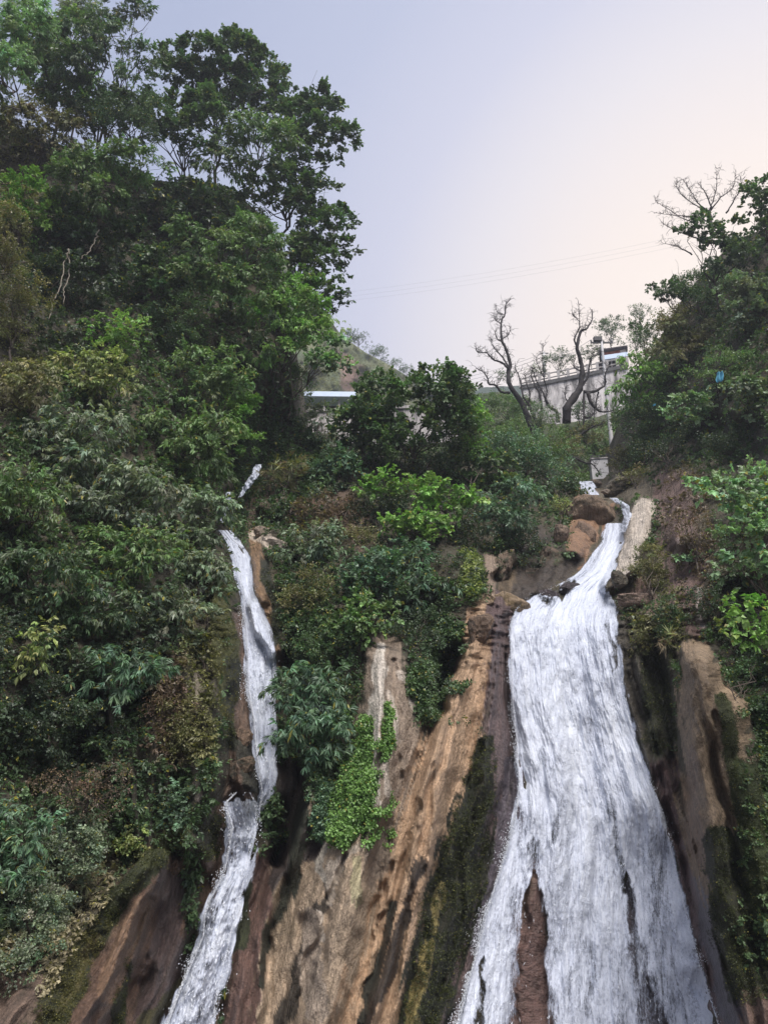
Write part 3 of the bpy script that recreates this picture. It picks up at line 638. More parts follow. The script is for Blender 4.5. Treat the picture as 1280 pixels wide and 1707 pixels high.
def plant(nm, label, cat, px, py, rx, ry, pal, kind='broad', size=1.0, dens=1.0, gap=0.0, off=None, D=None, depth=0.75, group=None, lobes=None, root=None, stems=5, seed=None, lobe_r=0.34, part='crown', stem_mat=None, flat=0.0, pad=False):
    seed = seed if seed is not None else int(px*7+py*13+rx) % 99991; rng = np.random.default_rng(seed)
    if D is None:
        yy = max(py, skyline(px)+10); D = float(min(surfD(np.array([px]), np.array([yy]), False)[0], surfD(np.array([px]), np.array([yy]))[0]))
    m = float(mpp(px, py, D)); RX, RY = rx*m, ry*m; RD = depth*min(RX, RY*1.2)
    if off is None: off = RD*0.85
    C = W(px, py, D-off)
    area = math.pi*rx*ry
    K = lobes or int(np.clip(area/(rx*ry)**0.5/20, 6, 26)) + 4
    # lobes: uneven set of clumps filling the crown ellipse
    an = rng.permutation(K)*2.399 + rng.uniform(0, 0.8, K); rr = np.sqrt((np.arange(K)+0.5)/K)*0.80
    q = np.stack([rr*np.cos(an), -np.sqrt(np.maximum(0, 1-rr**2))*rng.uniform(0.2, 1, K)*0.8+0.2, rr*np.sin(an)], -1)
    LC = C + q*np.array([RX, RD, RY]); lr = lobe_r*math.sqrt(RX*RY)*rng.uniform(0.6, 1.25, K)
    # sub-clumps on each lobe
    S0 = 0.17*D/20*size      # spray length
    spx = S0/m
    nspr = int(area*dens*2.7/(spx*spx*0.55)); nspr = int(np.clip(nspr, 30, 16000))
    nsub = max(K*7, nspr//16)
    li = rng.choice(K, nsub, p=lr**2/(lr**2).sum())
    v = rng.normal(0, 1, (nsub, 3)); v /= np.linalg.norm(v, axis=1, keepdims=True)
    fl = (v[:, 1] > 0.25) & (rng.random(nsub) < 0.7); v[fl, 1] *= -1
    fl = (v[:, 2] < -0.2) & (rng.random(nsub) < 0.6); v[fl, 2] *= -1
    sq = 0.45 if pad else 0.8
    SC = LC[li] + v*lr[li][:, None]*np.array([1, 1, sq])*rng.uniform(0.75, 1.1, (nsub, 1))
    if gap > 0:
        g = noise(SC[:, 0]*2.2/m/60, SC[:, 2]*2.2/m/60, SC[:, 1]*0.02/m, seed=seed); keep = g > -1+gap*1.3
        SC, v, li = SC[keep], v[keep], li[keep]; nsub = len(SC); nspr = int(nspr*keep.mean())
    si = rng.integers(0, nsub, nspr)
    P = SC[si] + rng.normal(0, 1, (nspr, 3))*(S0*np.array([0.55, 0.55, 0.32]))
    Dr = v[si]*0.9 + rng.normal(0, 0.55, (nspr, 3)) + np.array([0, -0.15, -0.25 if kind in ('narrow', 'bamboo', 'fern') else 0.05])
    c0, c1 = [np.array(x) for x in PAL[pal]]
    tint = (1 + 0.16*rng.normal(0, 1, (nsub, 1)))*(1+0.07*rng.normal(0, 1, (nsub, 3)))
    g = np.clip(0.45+0.5*v[:, 2:3]+rng.normal(0, 0.25, (nsub, 1)), 0, 1)  # upward facing clumps are coloured lighter, like light from above
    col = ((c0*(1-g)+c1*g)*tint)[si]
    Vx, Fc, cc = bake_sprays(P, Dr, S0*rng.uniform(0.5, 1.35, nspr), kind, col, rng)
    # where it is rooted
    if root is None: rp = (px + rng.uniform(-0.2, 0.2)*rx, py + ry*0.9)
    else: rp = root
    Dr_ = D if rp[1] < skyline(rp[0]) or root is not None and D > 34 else float(surfD(np.array([rp[0]]), np.array([rp[1]]), False)[0])
    base = W(rp[0], rp[1], Dr_ + 0.05)
    o = empty(nm, base); tag(o, label, cat, group)
    mb = MB(); tr = 0.024*math.sqrt(RX*RY)*(1.0 if stems > 3 else 0.7) + 0.012
    fork = base*0.45 + C*0.55; fork[1] += RD*0.2
    branchy(mb, base, fork, tr, tr*0.7, rng, 0.10)
    for j in rng.permutation(K)[:max(stems, 1)*2]:
        Pp = branchy(mb, fork if rng.random() < 0.6 else base*0.7+C*0.3, LC[j], tr*0.55, tr*0.12, rng, 0.18)
        for _ in range(3):
            a = Pp[rng.integers(2, 5)]; e = LC[j]+rng.normal(0, 1, 3)*lr[j]*0.75; branchy(mb, a, e, tr*0.22, tr*0.06, rng, 0.15, 5)
    trunk = mb.build('trunk' if cat in ('tree',) else 'stem', stem_mat or M_bark, None, loc=base); trunk.location = (0, 0, 0); trunk.parent = o
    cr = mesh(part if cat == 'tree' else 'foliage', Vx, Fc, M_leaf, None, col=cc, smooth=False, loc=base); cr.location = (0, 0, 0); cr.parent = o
    return o
G1 = 'trees on the steep left slope'; G2 = 'shrubs on the left rock face'; G3 = 'bushes on the spur between the falls'; G4 = 'trees on the right slope'; G5 = 'distant trees on the ridge'
T, B = 'tree', 'bush'
def tr(label, *a, **k): return plant('broadleaf_tree', label, T, *a, **k)
def bu(label, *a, **k): return plant('leafy_bush', label, B, *a, **k)
# ---- left slope, from the sky down
tr('dark tall tree whose tip is the highest point of the left skyline beside open sky', 362, 125, 98, 90, 'leaf', 'broad', 0.8, 1.3, 0.15, group=G1, root=(360, 330), lobe_r=0.26)
tr('thin airy tree with bare limbs showing against the sky, left of the tallest crown', 185, 95, 84, 125, 'leaf', 'narrow', 1.0, 0.9, 0.3, group=G1, root=(150, 330), lobe_r=0.24)
tr('dark tree crown jutting out right into the sky below the tallest crown', 508, 235, 70, 88, 'leaf', 'broad', 0.8, 1.3, 0.08, group=G1, root=(470, 420), lobe_r=0.28)
tr('overhanging dark tree on the skyline with sky showing through its ragged right edge', 530, 400, 56, 115, 'leaf', 'broad', 0.75, 0.9, 0.3, group=G1, root=(455, 540), lobe_r=0.3)
tr('vine draped yellow green tree below the tallest crown', 410, 255, 84, 56, 'mid', 'narrow', 1.0, 1.1, 0.0, off=3.4, group=G1)
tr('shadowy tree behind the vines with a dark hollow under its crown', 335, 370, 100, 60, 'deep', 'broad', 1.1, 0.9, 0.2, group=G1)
tr('big domed tree of fine green leaves in the middle of the left slope', 385, 450, 104, 92, 'mid', 'narrow', 0.85, 1.1, off=3.6, group=G1)
tr('lighter green rounded tree above the white roofed shed', 480, 555, 74, 84, 'bright', 'narrow', 0.8, 1.0, 0.0, group=G1, off=3.2, root=(450, 690))
tr('pale leafy branch tree hanging beside the left end of the shed roof', 545, 598, 30, 46, 'silver', 'broad', 0.8, 1.0, 0.1, group=G1, D=28, root=(470, 690))
tr('pale tree in the top left corner of the view', 8, 90, 66, 125, 'silver', 'narrow', 1.0, 1.2, 0.05, group=G1, D=19)
tr('mid green tree top between the corner tree and the thin airy tree', 85, 95, 72, 90, 'mid', 'broad', 0.9, 1.2, 0.12, group=G1, root=(90, 250))
tr('small fine leaved tree crown just behind the corner tree', 140, 35, 44, 46, 'grey', 'narrow', 0.9, 0.8, 0.3, group=G1, root=(120, 250), D=27)
tr('leafy tree filling the gap under the thin airy tree', 150, 190, 84, 52, 'leaf', 'broad', 0.8, 1.0, 0.15, group=G1)
tr('grey green fine leaved tree under the upper left crowns', 70, 225, 96, 62, 'olive', 'narrow', 0.9, 1.0, 0.1, group=G1)
tr('dull olive tree beneath the thin airy tree', 215, 210, 70, 56, 'dark', 'small', 1.1, 0.8, 0.25, group=G1)
tr('soft green spreading tree left of the vine draped tree', 190, 300, 84, 66, 'mid', 'narrow', 0.8, 1.1, off=3.0, group=G1)
tr('green leafy tree at the left edge above the brown bushes', 35, 350, 60, 66, 'bright', 'broad', 0.8, 1.0, group=G1)
tr('drooping dark tree above the hollow with pale hanging roots', 150, 390, 84, 60, 'dark', 'broad', 1.0, 0.9, 0.1, group=G1)
tr('dark glossy tree between the domed tree and the hollow', 270, 480, 70, 56, 'dark', 'broad', 1.0, 0.9, 0.1, group=G1)
tr('small dark tree with a curved bare limb at the right end of the left slope', 540, 505, 34, 40, 'dark', 'broad', 0.9, 0.6, 0.4, group=G1, D=30, root=(460, 600))
bu('rusty olive bush at the left edge, upper of two', 12, 400, 44, 80, 'olive', 'small', 1.1, 1.0, group=G1, D=17.5)
bu('rusty olive bush at the left edge, lower of two', 20, 530, 56, 84, 'olive', 'small', 1.1, 1.0, group=G1)
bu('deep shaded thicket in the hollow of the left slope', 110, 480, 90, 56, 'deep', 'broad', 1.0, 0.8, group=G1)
bu('dark undershrub below the domed tree', 290, 545, 80, 44, 'dark', 'small', 1.0, 0.9, group=G1)
tr('fresh bright green sapling standing out in front of the dark hollow', 190, 565, 56, 44, 'bright', 'fern', 1.4, 0.9, 0.1, group=G1)
tr('yellow green tree with dark forked limbs right below the bright sapling', 150, 625, 96, 50, 'yellow', 'narrow', 1.0, 0.9, 0.1, group=G1)
tr('rounded light green tree top in the middle of the left slope above the upper cascade', 330, 640, 94, 56, 'mid', 'narrow', 1.0, 1.0, group=G1)
bu('bright ivy clad knoll just left of the upper cascade', 398, 695, 46, 66, 'bright', 'ivy', 0.8, 1.1, group=G1)
bu('brownish bush at the left edge above the drooping shrubs', 45, 660, 70, 60, 'olive', 'narrow', 1.0, 0.9, group=G2)
N_ = [('broad spreading shrub with drooping narrow leaves under the yellow green tree', 110, 735, 110, 62, 'grey', 'narrow'),
 ('dense fine shrub below the rounded light green tree', 300, 740, 112, 62, 'mid', 'narrow'),
 ('shrub overhanging the pool beside the topmost visible water of the left fall', 330, 800, 56, 60, 'mid', 'narrow'),
 ('drooping shrub at mid height with layered green tiers', 190, 830, 112, 64, 'grey', 'narrow'),
 ('dark drooping shrub at the left edge at mid height', 40, 840, 84, 66, 'mid', 'narrow'),
 ('grey leaved shrub leaning over the top of the left fall', 318, 880, 70, 66, 'grey', 'narrow'),
 ('long leaved shrub left of the shrub that leans over the left fall', 215, 925, 90, 54, 'mid', 'narrow'),
 ('dusky shrub at the left edge below mid height', 60, 960, 96, 60, 'dark', 'narrow'),
 ('fine leaved shrub hanging over the green moss wall', 335, 960, 56, 50, 'grey', 'narrow'),
 ('thin shrub with dark gaps above the bright bamboo clump', 170, 1010, 84, 48, 'dark', 'narrow'),
 ('small shrub of loose tiers above the brown dead brush', 285, 1020, 56, 44, 'grey', 'narrow')]
for l, x, y, a, b, p, k in N_: bu(l, x, y, a, b, p, k, 1.15, 1.0, 0.08, group=G2, pad=True)
bu('shrub with yellow leaf tips at the left edge', 45, 1090, 50, 50, 'yellow', 'narrow', 1.3, 0.35, 0.3, group=G2)
bu('vivid green bamboo like clump standing out on the dark lower left face', 196, 1130, 82, 52, 'blue', 'bamboo', 1.5, 1.0, 0.1, group=G2, pad=True)
bu('shaded creeper patch under the vivid clump on the lower left face', 90, 1200, 90, 60, 'deep', 'ivy', 0.8, 0.8, group=G2)
bu('shaded ferny patch between the vivid clump and the dead brush', 200, 1240, 56, 40, 'dark', 'fern', 1.4, 0.6, group=G2)
bu('rust brown dead brush beside the moss wall, upper of two', 285, 1190, 40, 70, 'brown', 'dry', 0.9, 0.5, group=G2)
bu('rust brown dead brush on the lower left face, larger and lower of two', 150, 1320, 80, 50, 'brown', 'dry', 0.9, 0.55, group=G2)
bu('trailing small leaved vines down the left rim of the left fall', 338, 1080, 22, 90, 'grey', 'ivy', 0.7, 0.9, group=G2)
bu('dangling shrub on the rock nose left of the splash pool', 300, 1215, 34, 60, 'olive', 'small', 1.0, 0.7, group=G2)
bu('blue green fern clump above the mossy ledge of the left rock slab', 280, 1345, 46, 46, 'blue', 'fern', 1.3, 0.9, group=G2)
bu('olive weed tuft on top of the mossy ledge', 225, 1405, 26, 30, 'yellow', 'ivy', 0.8, 0.8, group=G2)
bu('blue green shrub at the left edge near the bottom corner', 40, 1395, 62, 62, 'blue', 'narrow', 1.2, 1.0, group=G2)
bu('low dark creeper above the bottom left rock', 130, 1420, 60, 40, 'grey', 'ivy', 0.7, 0.8, group=G2)
bu('grey green creeper mat spilling down the bottom left corner', 55, 1520, 66, 70, 'grey', 'ivy', 0.75, 0.9, group=G2)
bu('fan leaved plant in the bottom left corner', 20, 1470, 36, 50, 'blue', 'bamboo', 1.5, 0.6, group=G2)
bu('grey weeds along the upper edge of the bottom left rock', 150, 1480, 50, 34, 'tan', 'grass', 1.2, 0.5, group=G2)
bu('small leaved creeper under the corner plants at the bottom left', 25, 1610, 44, 40, 'grey', 'ivy', 0.8, 0.6, group=G2)
tr('dark tree filling the slope under the jutting crown', 470, 330, 74, 60, 'leaf', 'broad', 0.75, 1.0, 0.1, group=G1)
tr('leafy tree behind and left of the vine draped tree', 300, 225, 84, 66, 'leaf', 'broad', 0.8, 1.3, 0.08, group=G1, root=(310, 340))
tr('dark tree shoulder right of the tallest crown against the sky', 440, 170, 52, 66, 'leaf', 'broad', 0.8, 1.3, 0.12, group=G1, D=30, root=(420, 330))
tr('mid green tree between the domed tree and the overhanging tree', 490, 450, 56, 60, 'mid', 'broad', 0.9, 1.0, 0.05, group=G1)
tr('leafy tree leaning out between the overhanging tree and the shed roof', 505, 520, 52, 62, 'mid', 'broad', 0.8, 1.3, 0.0, group=G1, D=28.5, root=(455, 640))
bu('climbing green shrub covering the slope edge left of the shed roof', 488, 645, 26, 52, 'mid', 'small', 0.9, 1.4, group=G1, D=29.5, root=(480, 700))
# ---- spur between the falls
tr('airy grey green willow like tree behind the mound left of centre', 510, 728, 60, 52, 'grey', 'narrow', 0.8, 0.55, 0.25, group=G3, D=33, root=(510, 800), stem_mat=M_bark)
tr('dense dark green tree at centre, tallest between the two falls', 690, 705, 112, 84, 'leaf', 'broad', 0.8, 1.5, 0.0, group=G3, D=29, root=(690, 800))
tr('slender dark tree spire at the left of the central tree', 622, 665, 26, 40, 'dark', 'broad', 0.9, 0.9, 0.1, group=G3, D=29.5, root=(640, 780))
tr('dark tree spire with a tufted tip right of the central tree', 755, 670, 34, 40, 'dark', 'broad', 0.9, 0.9, 0.1, group=G3, D=29.5, root=(750, 780))
tr('ivy covered bright shouldered tree right of the central tree', 780, 715, 34, 52, 'bright', 'ivy', 0.8, 1.0, group=G3, D=28.5, root=(780, 800))
bu('dark shrub filling the gap right under the central tree', 700, 775, 90, 40, 'dark', 'small', 1.0, 0.9, group=G3)
bu('bright green layered bush below the central tree, upper tier on the left', 645, 812, 46, 26, 'bright', 'broad', 1.0, 0.9, 0.1, group=G3, pad=True, D=24.5)
bu('bright green layered bush below the central tree, right tier', 745, 835, 60, 34, 'bright', 'broad', 1.0, 0.9, 0.1, group=G3, pad=True, D=24.2)
bu('bright green layered bush below the central tree, lowest tier', 690, 880, 60, 32, 'bright', 'broad', 1.0, 0.9, 0.1, group=G3, pad=True, D=23.6)
bu('blue green rounded bush left of the brown stream rock', 870, 780, 86, 62, 'blue', 'small', 1.1, 1.0, group=G3, pad=True)
bu('broad bush with pale leaf tips above the small cave', 845, 855, 66, 52, 'blue', 'narrow', 0.9, 1.0, group=G3, D=25.2)
bu('olive bush on the hillside in front of the dead trees', 905, 752, 58, 34, 'mid', 'small', 1.0, 1.0, group=G3)
bu('green bush hugging the left bank of the upper stream', 935, 830, 34, 52, 'dark', 'ivy', 0.9, 1.0, group=G3)
bu('mustard tinged moss bush above the left bank rocks of the stream', 937, 845, 16, 20, 'yellow', 'small', 0.9, 0.8, group=G3, D=25.6)
bu('shaggy brown green mound of hanging grass right of the upper cascade', 480, 795, 50, 34, 'olive', 'grass', 1.6, 1.0, group=G3, depth=0.5)
bu('dark leaved shrub in the gap behind the shaggy mound', 560, 790, 44, 50, 'blue', 'broad', 0.8, 0.9, group=G3)
bu('rust coloured dry bush at the left foot of the central tree, right of two', 560, 865, 48, 40, 'brown', 'grass', 1.5, 0.9, group=G3)
bu('rust coloured dry bush beside the pale boulders, left of two', 505, 862, 32, 24, 'brown', 'grass', 1.5, 0.9, group=G3)
bu('dull shrub in the dark hollow below the central tree', 625, 860, 40, 34, 'deep', 'small', 1.0, 0.8, group=G3)
bu('grey leaved bush below the pale boulders', 525, 915, 52, 44, 'grey', 'narrow', 0.9, 1.0, group=G3)
bu('feathery bamboo crest in the middle of the spur', 680, 930, 54, 40, 'blue', 'bamboo', 1.2, 1.0, group=G3)
bu('dense blue green bush left of the feathery bamboo crest', 620, 965, 66, 42, 'blue', 'broad', 1.0, 1.0, group=G3)
bu('hanging bamboo spray below the bamboo crest', 690, 985, 46, 46, 'blue', 'bamboo', 1.2, 0.8, group=G3)
bu('bramble bush with reddish stems right of the left fall', 520, 1000, 44, 56, 'olive', 'small', 1.1, 1.0, group=G3)
bu('glossy mid green bush above the pale rock face', 600, 1035, 56, 42, 'mid', 'broad', 1.0, 1.0, group=G3)
bu('tangled dark shrub with bare twigs beside the mushroom rock', 690, 1060, 44, 50, 'deep', 'small', 1.1, 0.8, group=G3)
bu('tangled shrub between the glossy bush and the dark bamboo', 540, 1080, 56, 34, 'dark', 'small', 1.1, 0.9, group=G3)
bu('dark blue green bamboo leaning over the left fall', 530, 1150, 68, 48, 'blue', 'bamboo', 1.4, 1.2, group=G3, depth=0.9)
bu('lower hanging part of bamboo thicket beside the narrow left fall', 525, 1225, 62, 52, 'blue', 'bamboo', 1.4, 1.2, group=G3, depth=0.9)
bu('dark scrub hanging in the recess above the ivy curtain', 730, 1040, 34, 44, 'dark', 'small', 1.0, 0.8, group=G3)
bu('dark scrub hanging over the small cave above the main lip', 868, 905, 44, 22, 'deep', 'small', 1.0, 1.0, group=G3, D=24.6)
bu('short green scrub between the brown knobs and the cave', 905, 925, 24, 22, 'dark', 'ivy', 0.8, 0.8, group=G3, D=25.0)
tr('round dark tree at the left foot of the central tree hiding the white wall', 605, 735, 60, 50, 'leaf', 'broad', 0.8, 1.4, 0.0, group=G3, D=28.6, root=(610, 800))
bu('dark leafy mass under the blue green rounded bush', 790, 790, 66, 50, 'leaf', 'broad', 0.85, 1.2, group=G3)
bu('brownish scrub in front of the dry bushes left of centre', 600, 900, 40, 26, 'olive', 'small', 0.9, 1.0, group=G3)
bu('shaded green scrub right of the dry bushes', 650, 850, 40, 30, 'dark', 'small', 0.9, 1.0, group=G3)
bu('low dark fern scrub under the overhang left of the stream', 872, 938, 30, 14, 'deep', 'small', 0.9, 1.0, group=G3, D=24.2)
bu('sprawling green scrub above the tan domed boulder', 835, 915, 28, 26, 'dark', 'ivy', 0.8, 0.9, group=G3, D=24.6)
# ---- right slope
tr('dark tree with ragged leaves at the right edge of the sky', 1272, 345, 36, 66, 'dark', 'broad', 1.1, 0.8, 0.3, group=G4, D=26, root=(1290, 470))
tr('dark tree crown directly under the bare twiggy tree', 1190, 420, 76, 62, 'dark', 'broad', 0.9, 0.85, 0.35, group=G4, D=30, root=(1200, 520), lobe_r=0.28)
tr('small ragged outrunner tree at the left tip of the right slope', 1112, 490, 34, 26, 'dark', 'broad', 0.8, 0.7, 0.45, group=G4, D=33, root=(1150, 560))
tr('dark domed tree below the outrunner at the right', 1165, 500, 60, 46, 'dark', 'small', 1.0, 0.9, 0.1, group=G4)
tr('grey green leafy tree at the right edge below the dark crowns', 1245, 520, 60, 60, 'grey', 'broad', 0.9, 1.0, 0.1, group=G4)
tr('soft olive green tree in the middle of the right slope', 1140, 580, 66, 56, 'olive', 'narrow', 0.8, 1.0, group=G4)
tr('dark green tree beside the shack', 1082, 562, 34, 36, 'dark', 'small', 0.9, 1.0, group=G4, D=38, root=(1075, 640))
tr('fresh green tree right of the concrete pole', 1065, 645, 50, 56, 'bright', 'narrow', 0.9, 1.0, 0.0, group=G4, root=(1085, 740))
tr('green tree around the blue cloth', 1205, 625, 66, 44, 'mid', 'small', 1.0, 0.9, group=G4)
tr('grey leaved spreading tree over the dark hollow on the right', 1170, 690, 70, 36, 'silver', 'broad', 0.9, 0.8, 0.1, group=G4, pad=True)
tr('leafy bough tree at the right edge over the hollow', 1255, 665, 52, 40, 'grey', 'broad', 1.0, 1.0, 0.1, group=G4)
bu('green bush at the foot of the concrete pole', 1070, 715, 50, 36, 'dark', 'small', 1.0, 1.0, group=G4)
bu('shaded shrub under the grey leaved spreading tree', 1215, 745, 66, 30, 'deep', 'small', 1.0, 0.8, group=G4)
bu('dark shrub in the hollow above the soil bank', 1110, 755, 50, 34, 'deep', 'small', 1.0, 0.8, group=G4)
bu('scrub over the boulders beside the stream head', 1060, 800, 34, 22, 'olive', 'small', 0.9, 0.7, group=G4)
tr('near tree with large glossy leaves at the right edge', 1240, 880, 64, 110, 'silver', 'broad', 1.45, 0.8, 0.12, D=14.5, root=(1300, 1060), group=G4)
tr('near bright leaved branch tree below the glossy tree at the right edge', 1250, 1040, 56, 52, 'bright', 'broad', 1.5, 0.7, 0.25, D=14.0, root=(1310, 1130), group=G4)
tr('tall leafy sprig tree rising above the glossy near tree', 1245, 785, 22, 24, 'silver', 'broad', 1.3, 0.5, 0.3, D=14.8, root=(1270, 860), group=G4)
bu('mossy green cushion growth on the pale wedge rock', 1085, 960, 26, 60, 'olive', 'small', 0.7, 1.3, group=G4, depth=0.5)
bu('dark creeper below the mossy cushion', 1105, 1035, 36, 36, 'dark', 'ivy', 0.7, 0.8, group=G4)
bu('dry brown scrub clinging to the soil bank', 1160, 900, 34, 60, 'brown', 'dry', 1.0, 0.5, group=G4)
bu('small pale leaved sprig in front of the soil bank', 1150, 930, 22, 12, 'silver', 'broad', 1.0, 0.4, group=G4)
bu('shaded shrub between the soil bank and the near tree', 1185, 1010, 36, 56, 'deep', 'small', 1.0, 0.7, group=G4)
plant('ivy', 'dark ivy sheet on the right cliff edge, upper', 'ivy', 1235, 1150, 46, 56, 'dark', 'ivy', 0.8, 0.8, depth=0.4)
plant('grass_tuft', 'dry pale hanging grass left of the pillar top', 'grass tuft', 1127, 1068, 16, 10, 'tan', 'grass', 1.6, 0.3, depth=0.5)
plant('grass_tuft', 'green grass collar beside the main fall on the right rim', 'grass tuft', 1065, 1075, 16, 34, 'olive', 'small', 0.8, 0.8, depth=0.5)
bu('green shrub on the near edge of the right slope beside the pole', 1100, 620, 36, 50, 'mid', 'small', 1.0, 1.0, group=G4)
bu('dark shrub at the lower near edge of the right slope above the soil bank', 1085, 700, 40, 50, 'dark', 'small', 1.0, 1.0, group=G4)
bu('olive scrub on the crest above the green shrub beside the pole', 1125, 545, 36, 40, 'olive', 'small', 1.0, 1.0, group=G4)
bu('olive scrub on the bank right beside the concrete pier', 1042, 768, 30, 32, 'olive', 'small', 0.9, 1.2, group=G4)
bu('shaded scrub on the slope edge between pole foot and soil bank', 1072, 755, 34, 34, 'dark', 'small', 0.9, 1.2, group=G4)
# ---- hillside behind
HL = [('pale green scrub tree left of the dead trees', 800, 695, 44, 32, 'grey', 46), ('green hillside tree under the left end of the retaining wall', 850, 685, 46, 32, 'mid', 47), ('round hillside bush in front of the retaining wall foot', 900, 700, 34, 22, 'grey', 44),
      ('olive hillside bush just left of the concrete pole', 975, 725, 30, 24, 'olive', 44), ('dark hillside bush between dead tree and pole', 962, 690, 24, 20, 'dark', 48), ('brownish hillside scrub above the concrete block', 950, 750, 34, 22, 'olive', 41),
      ('dull hillside shrub right behind the central tree', 830, 725, 44, 26, 'mid', 42), ('grey scrub under the long white wall', 540, 745, 34, 26, 'grey', 43), ('hillside bush to the right of the pole', 1035, 700, 24, 30, 'dark', 43), ('small hillside bush at the foot of the long shed', 470, 700, 22, 22, 'grey', 44)]
for l, x, y, a, b, p, D in HL: bu(l, x, y, a, b, p, 'small', 0.75, 0.9, 0.05, D=D, group='scrub on the hillside behind')
FT = [('dark tree right behind the retaining wall railing between the dead trees', 932, 603, 26, 22, 'dark', 66), ('dark tree behind the railing left of the first dead tree', 848, 628, 20, 12, 'dark', 66), ('tree crown behind the shack and pole head', 1018, 553, 28, 26, 'dark', 66),
      ('fine dark pine topmost on the right ridge', 1067, 522, 18, 14, 'dark', 60), ('dark tree behind the railing beside the pole', 985, 590, 20, 16, 'dark', 66), ('green tree crown right above the shack roof', 1062, 568, 20, 22, 'mid', 66), ('low shrub behind the railing under the small far pole', 900, 618, 16, 8, 'mid', 66)]
for l, x, y, a, b, p, D in FT: plant('ridge_tree', l, T, x, y, a, b, p, 'small', 0.62, 0.8, 0.2, D=D, root=(x, y+b+8), group=G5)
for i, (x, y, a, b, D) in enumerate([(598, 566, 18, 15, 118), (622, 588, 20, 13, 116), (655, 606, 12, 9, 114), (678, 618, 14, 10, 112), (580, 556, 8, 8, 120), (700, 634, 12, 8, 112), (716, 640, 10, 6, 112), (640, 602, 8, 6, 116)]):
    l = ['largest tree on the crest of the far hill', 'wide tree halfway down the crest of the far hill', 'tufted tree in the dip of the far hill crest', 'tree near the lower end of the far hill crest', 'highest small tree on the far hill crest', 'low tree where the far hill meets the horizon', 'last little tree at the low end of the far hill crest', 'tiny tree between two larger ones on the far hill crest'][i]
    plant('ridge_tree', l, T, x, y, a, b, 'dark', 'small', 0.5, 0.8, 0.2, D=D, root=(x, y+b+5), group=G5)
# ================================================================ undergrowth (uncountable leaves on the soil)
def undergrowth(name, label, cat, n, region, pal_fn, kinds, seed, size=1.0, Df=None, clump=True, mask=True, only=None):
    rng = np.random.default_rng(seed); X0, X1, Y0, Y1 = region
    x = rng.uniform(X0, X1, n); y = rng.uniform(Y0, Y1, n)
    if Df is None:
        k = y > skyline(x)-4; x, y = x[k], y[k]
        if only is not None:
            m_ = np.zeros(len(x)); wx_ = x+10*fbm(x/26, y/60, seed=11, o=5); wy_ = y+16*fbm(x/40, y/40, seed=12, o=4); U_ = flowU(x, y)
            for pts in only: m_ = np.maximum(m_, stroke(wx_, wy_, pts))
            k = m_ + 0.3*fbm(U_*15, y/90, seed=44, o=4)*(m_ > 0) > 0.16; x, y = x[k], y[k]
        if mask:
            k = rng.random(len(x)) > rock_mask(x, y)*1.15; x, y = x[k], y[k]
            for L_, R_ in ((ML, MR), (LL, LR), (SL, SR)):
                k = ~((y > L_[0][0]-4) & (y < L_[-1][0]+4) & (x > np.interp(y, *zip(*L_))-6) & (x < np.interp(y, *zip(*R_))+6)); x, y = x[k], y[k]
        D = surfD(x, y)
    else: D = Df(x, y)
    if clump:
        c = fbm(x/24, y/20, seed=seed+1, o=3); k = c + rng.uniform(-0.6, 0.6, len(x)) > -0.35; x, y, D, c = x[k], y[k], D[k], c[k]
    else: c = 0*x
    k = D < 250; x, y, D, c = x[k], y[k], D[k], (c[k] if clump else 0*x[k])
    P = W(x, y, D - D/20*((0.10 if only is None else 0.02)+(0.45 if only is None else 0.06)*np.clip(c, 0, 1)*rng.random(len(x))))
    N_ = np.tile(np.array([0, -0.8, 0.35]), (len(x), 1)) + rng.normal(0, 0.6, (len(x), 3))
    c0, c1 = pal_fn(x, y); g = np.clip(0.5+0.6*fbm(x/33, y/33, seed=seed+2, o=3), 0, 1)[:, None]
    col = (c0*(1-g)+c1*g)*(1+0.15*rng.normal(0, 1, (len(x), 1)))
    S0 = 0.23*D/20*size*rng.uniform(0.6, 1.2, len(x)); ki = rng.integers(0, len(kinds), len(x))
    Vs, Fs, Cs, nn = [], [], [], 0
    for j, kd in enumerate(kinds):
        s = ki == j
        if not s.any(): continue
        v, f, cc = bake_sprays(P[s], N_[s], S0[s], kd, col[s], rng); Vs.append(v); Fs.append(f+nn); Cs.append(cc); nn += len(v)
    tag(mesh(name, np.concatenate(Vs), np.concatenate(Fs), M_leaf, col=np.concatenate(Cs), smooth=False), label, cat, kind='stuff')
def zone(pts_pal, default):
    def f(x, y):
        c0 = np.tile(np.array(PAL[default][0]), (len(x), 1)); c1 = np.tile(np.array(PAL[default][1]), (len(x), 1))
        for pts, p in pts_pal:
            m = sm(0, 0.35, stroke(x, y, pts) + 0.0*x)[:, None]; c0 = c0*(1-m)+np.array(PAL[p][0])*m; c1 = c1*(1-m)+np.array(PAL[p][1])*m
        return c0, c1
    return f
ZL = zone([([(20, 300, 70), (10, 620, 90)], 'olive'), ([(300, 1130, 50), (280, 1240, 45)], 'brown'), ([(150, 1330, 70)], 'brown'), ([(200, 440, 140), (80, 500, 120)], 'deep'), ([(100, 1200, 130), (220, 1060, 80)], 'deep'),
           ([(150, 1460, 60), (40, 1640, 90)], 'tan'), ([(340, 1000, 40), (330, 1250, 30)], 'olive'), ([(60, 1500, 80), (120, 1400, 70)], 'grey'), ([(0, 900, 60), (0, 1100, 60)], 'deep')], 'dark')
ZC = zone([([(560, 860, 60), (500, 860, 30)], 'brown'), ([(470, 800, 60)], 'olive'), ([(640, 870, 60), (850, 920, 80)], 'deep'), ([(700, 1050, 70)], 'deep'), ([(510, 1010, 60)], 'olive'), ([(500, 1110, 60)], 'deep'), ([(900, 720, 100)], 'mid')], 'dark')
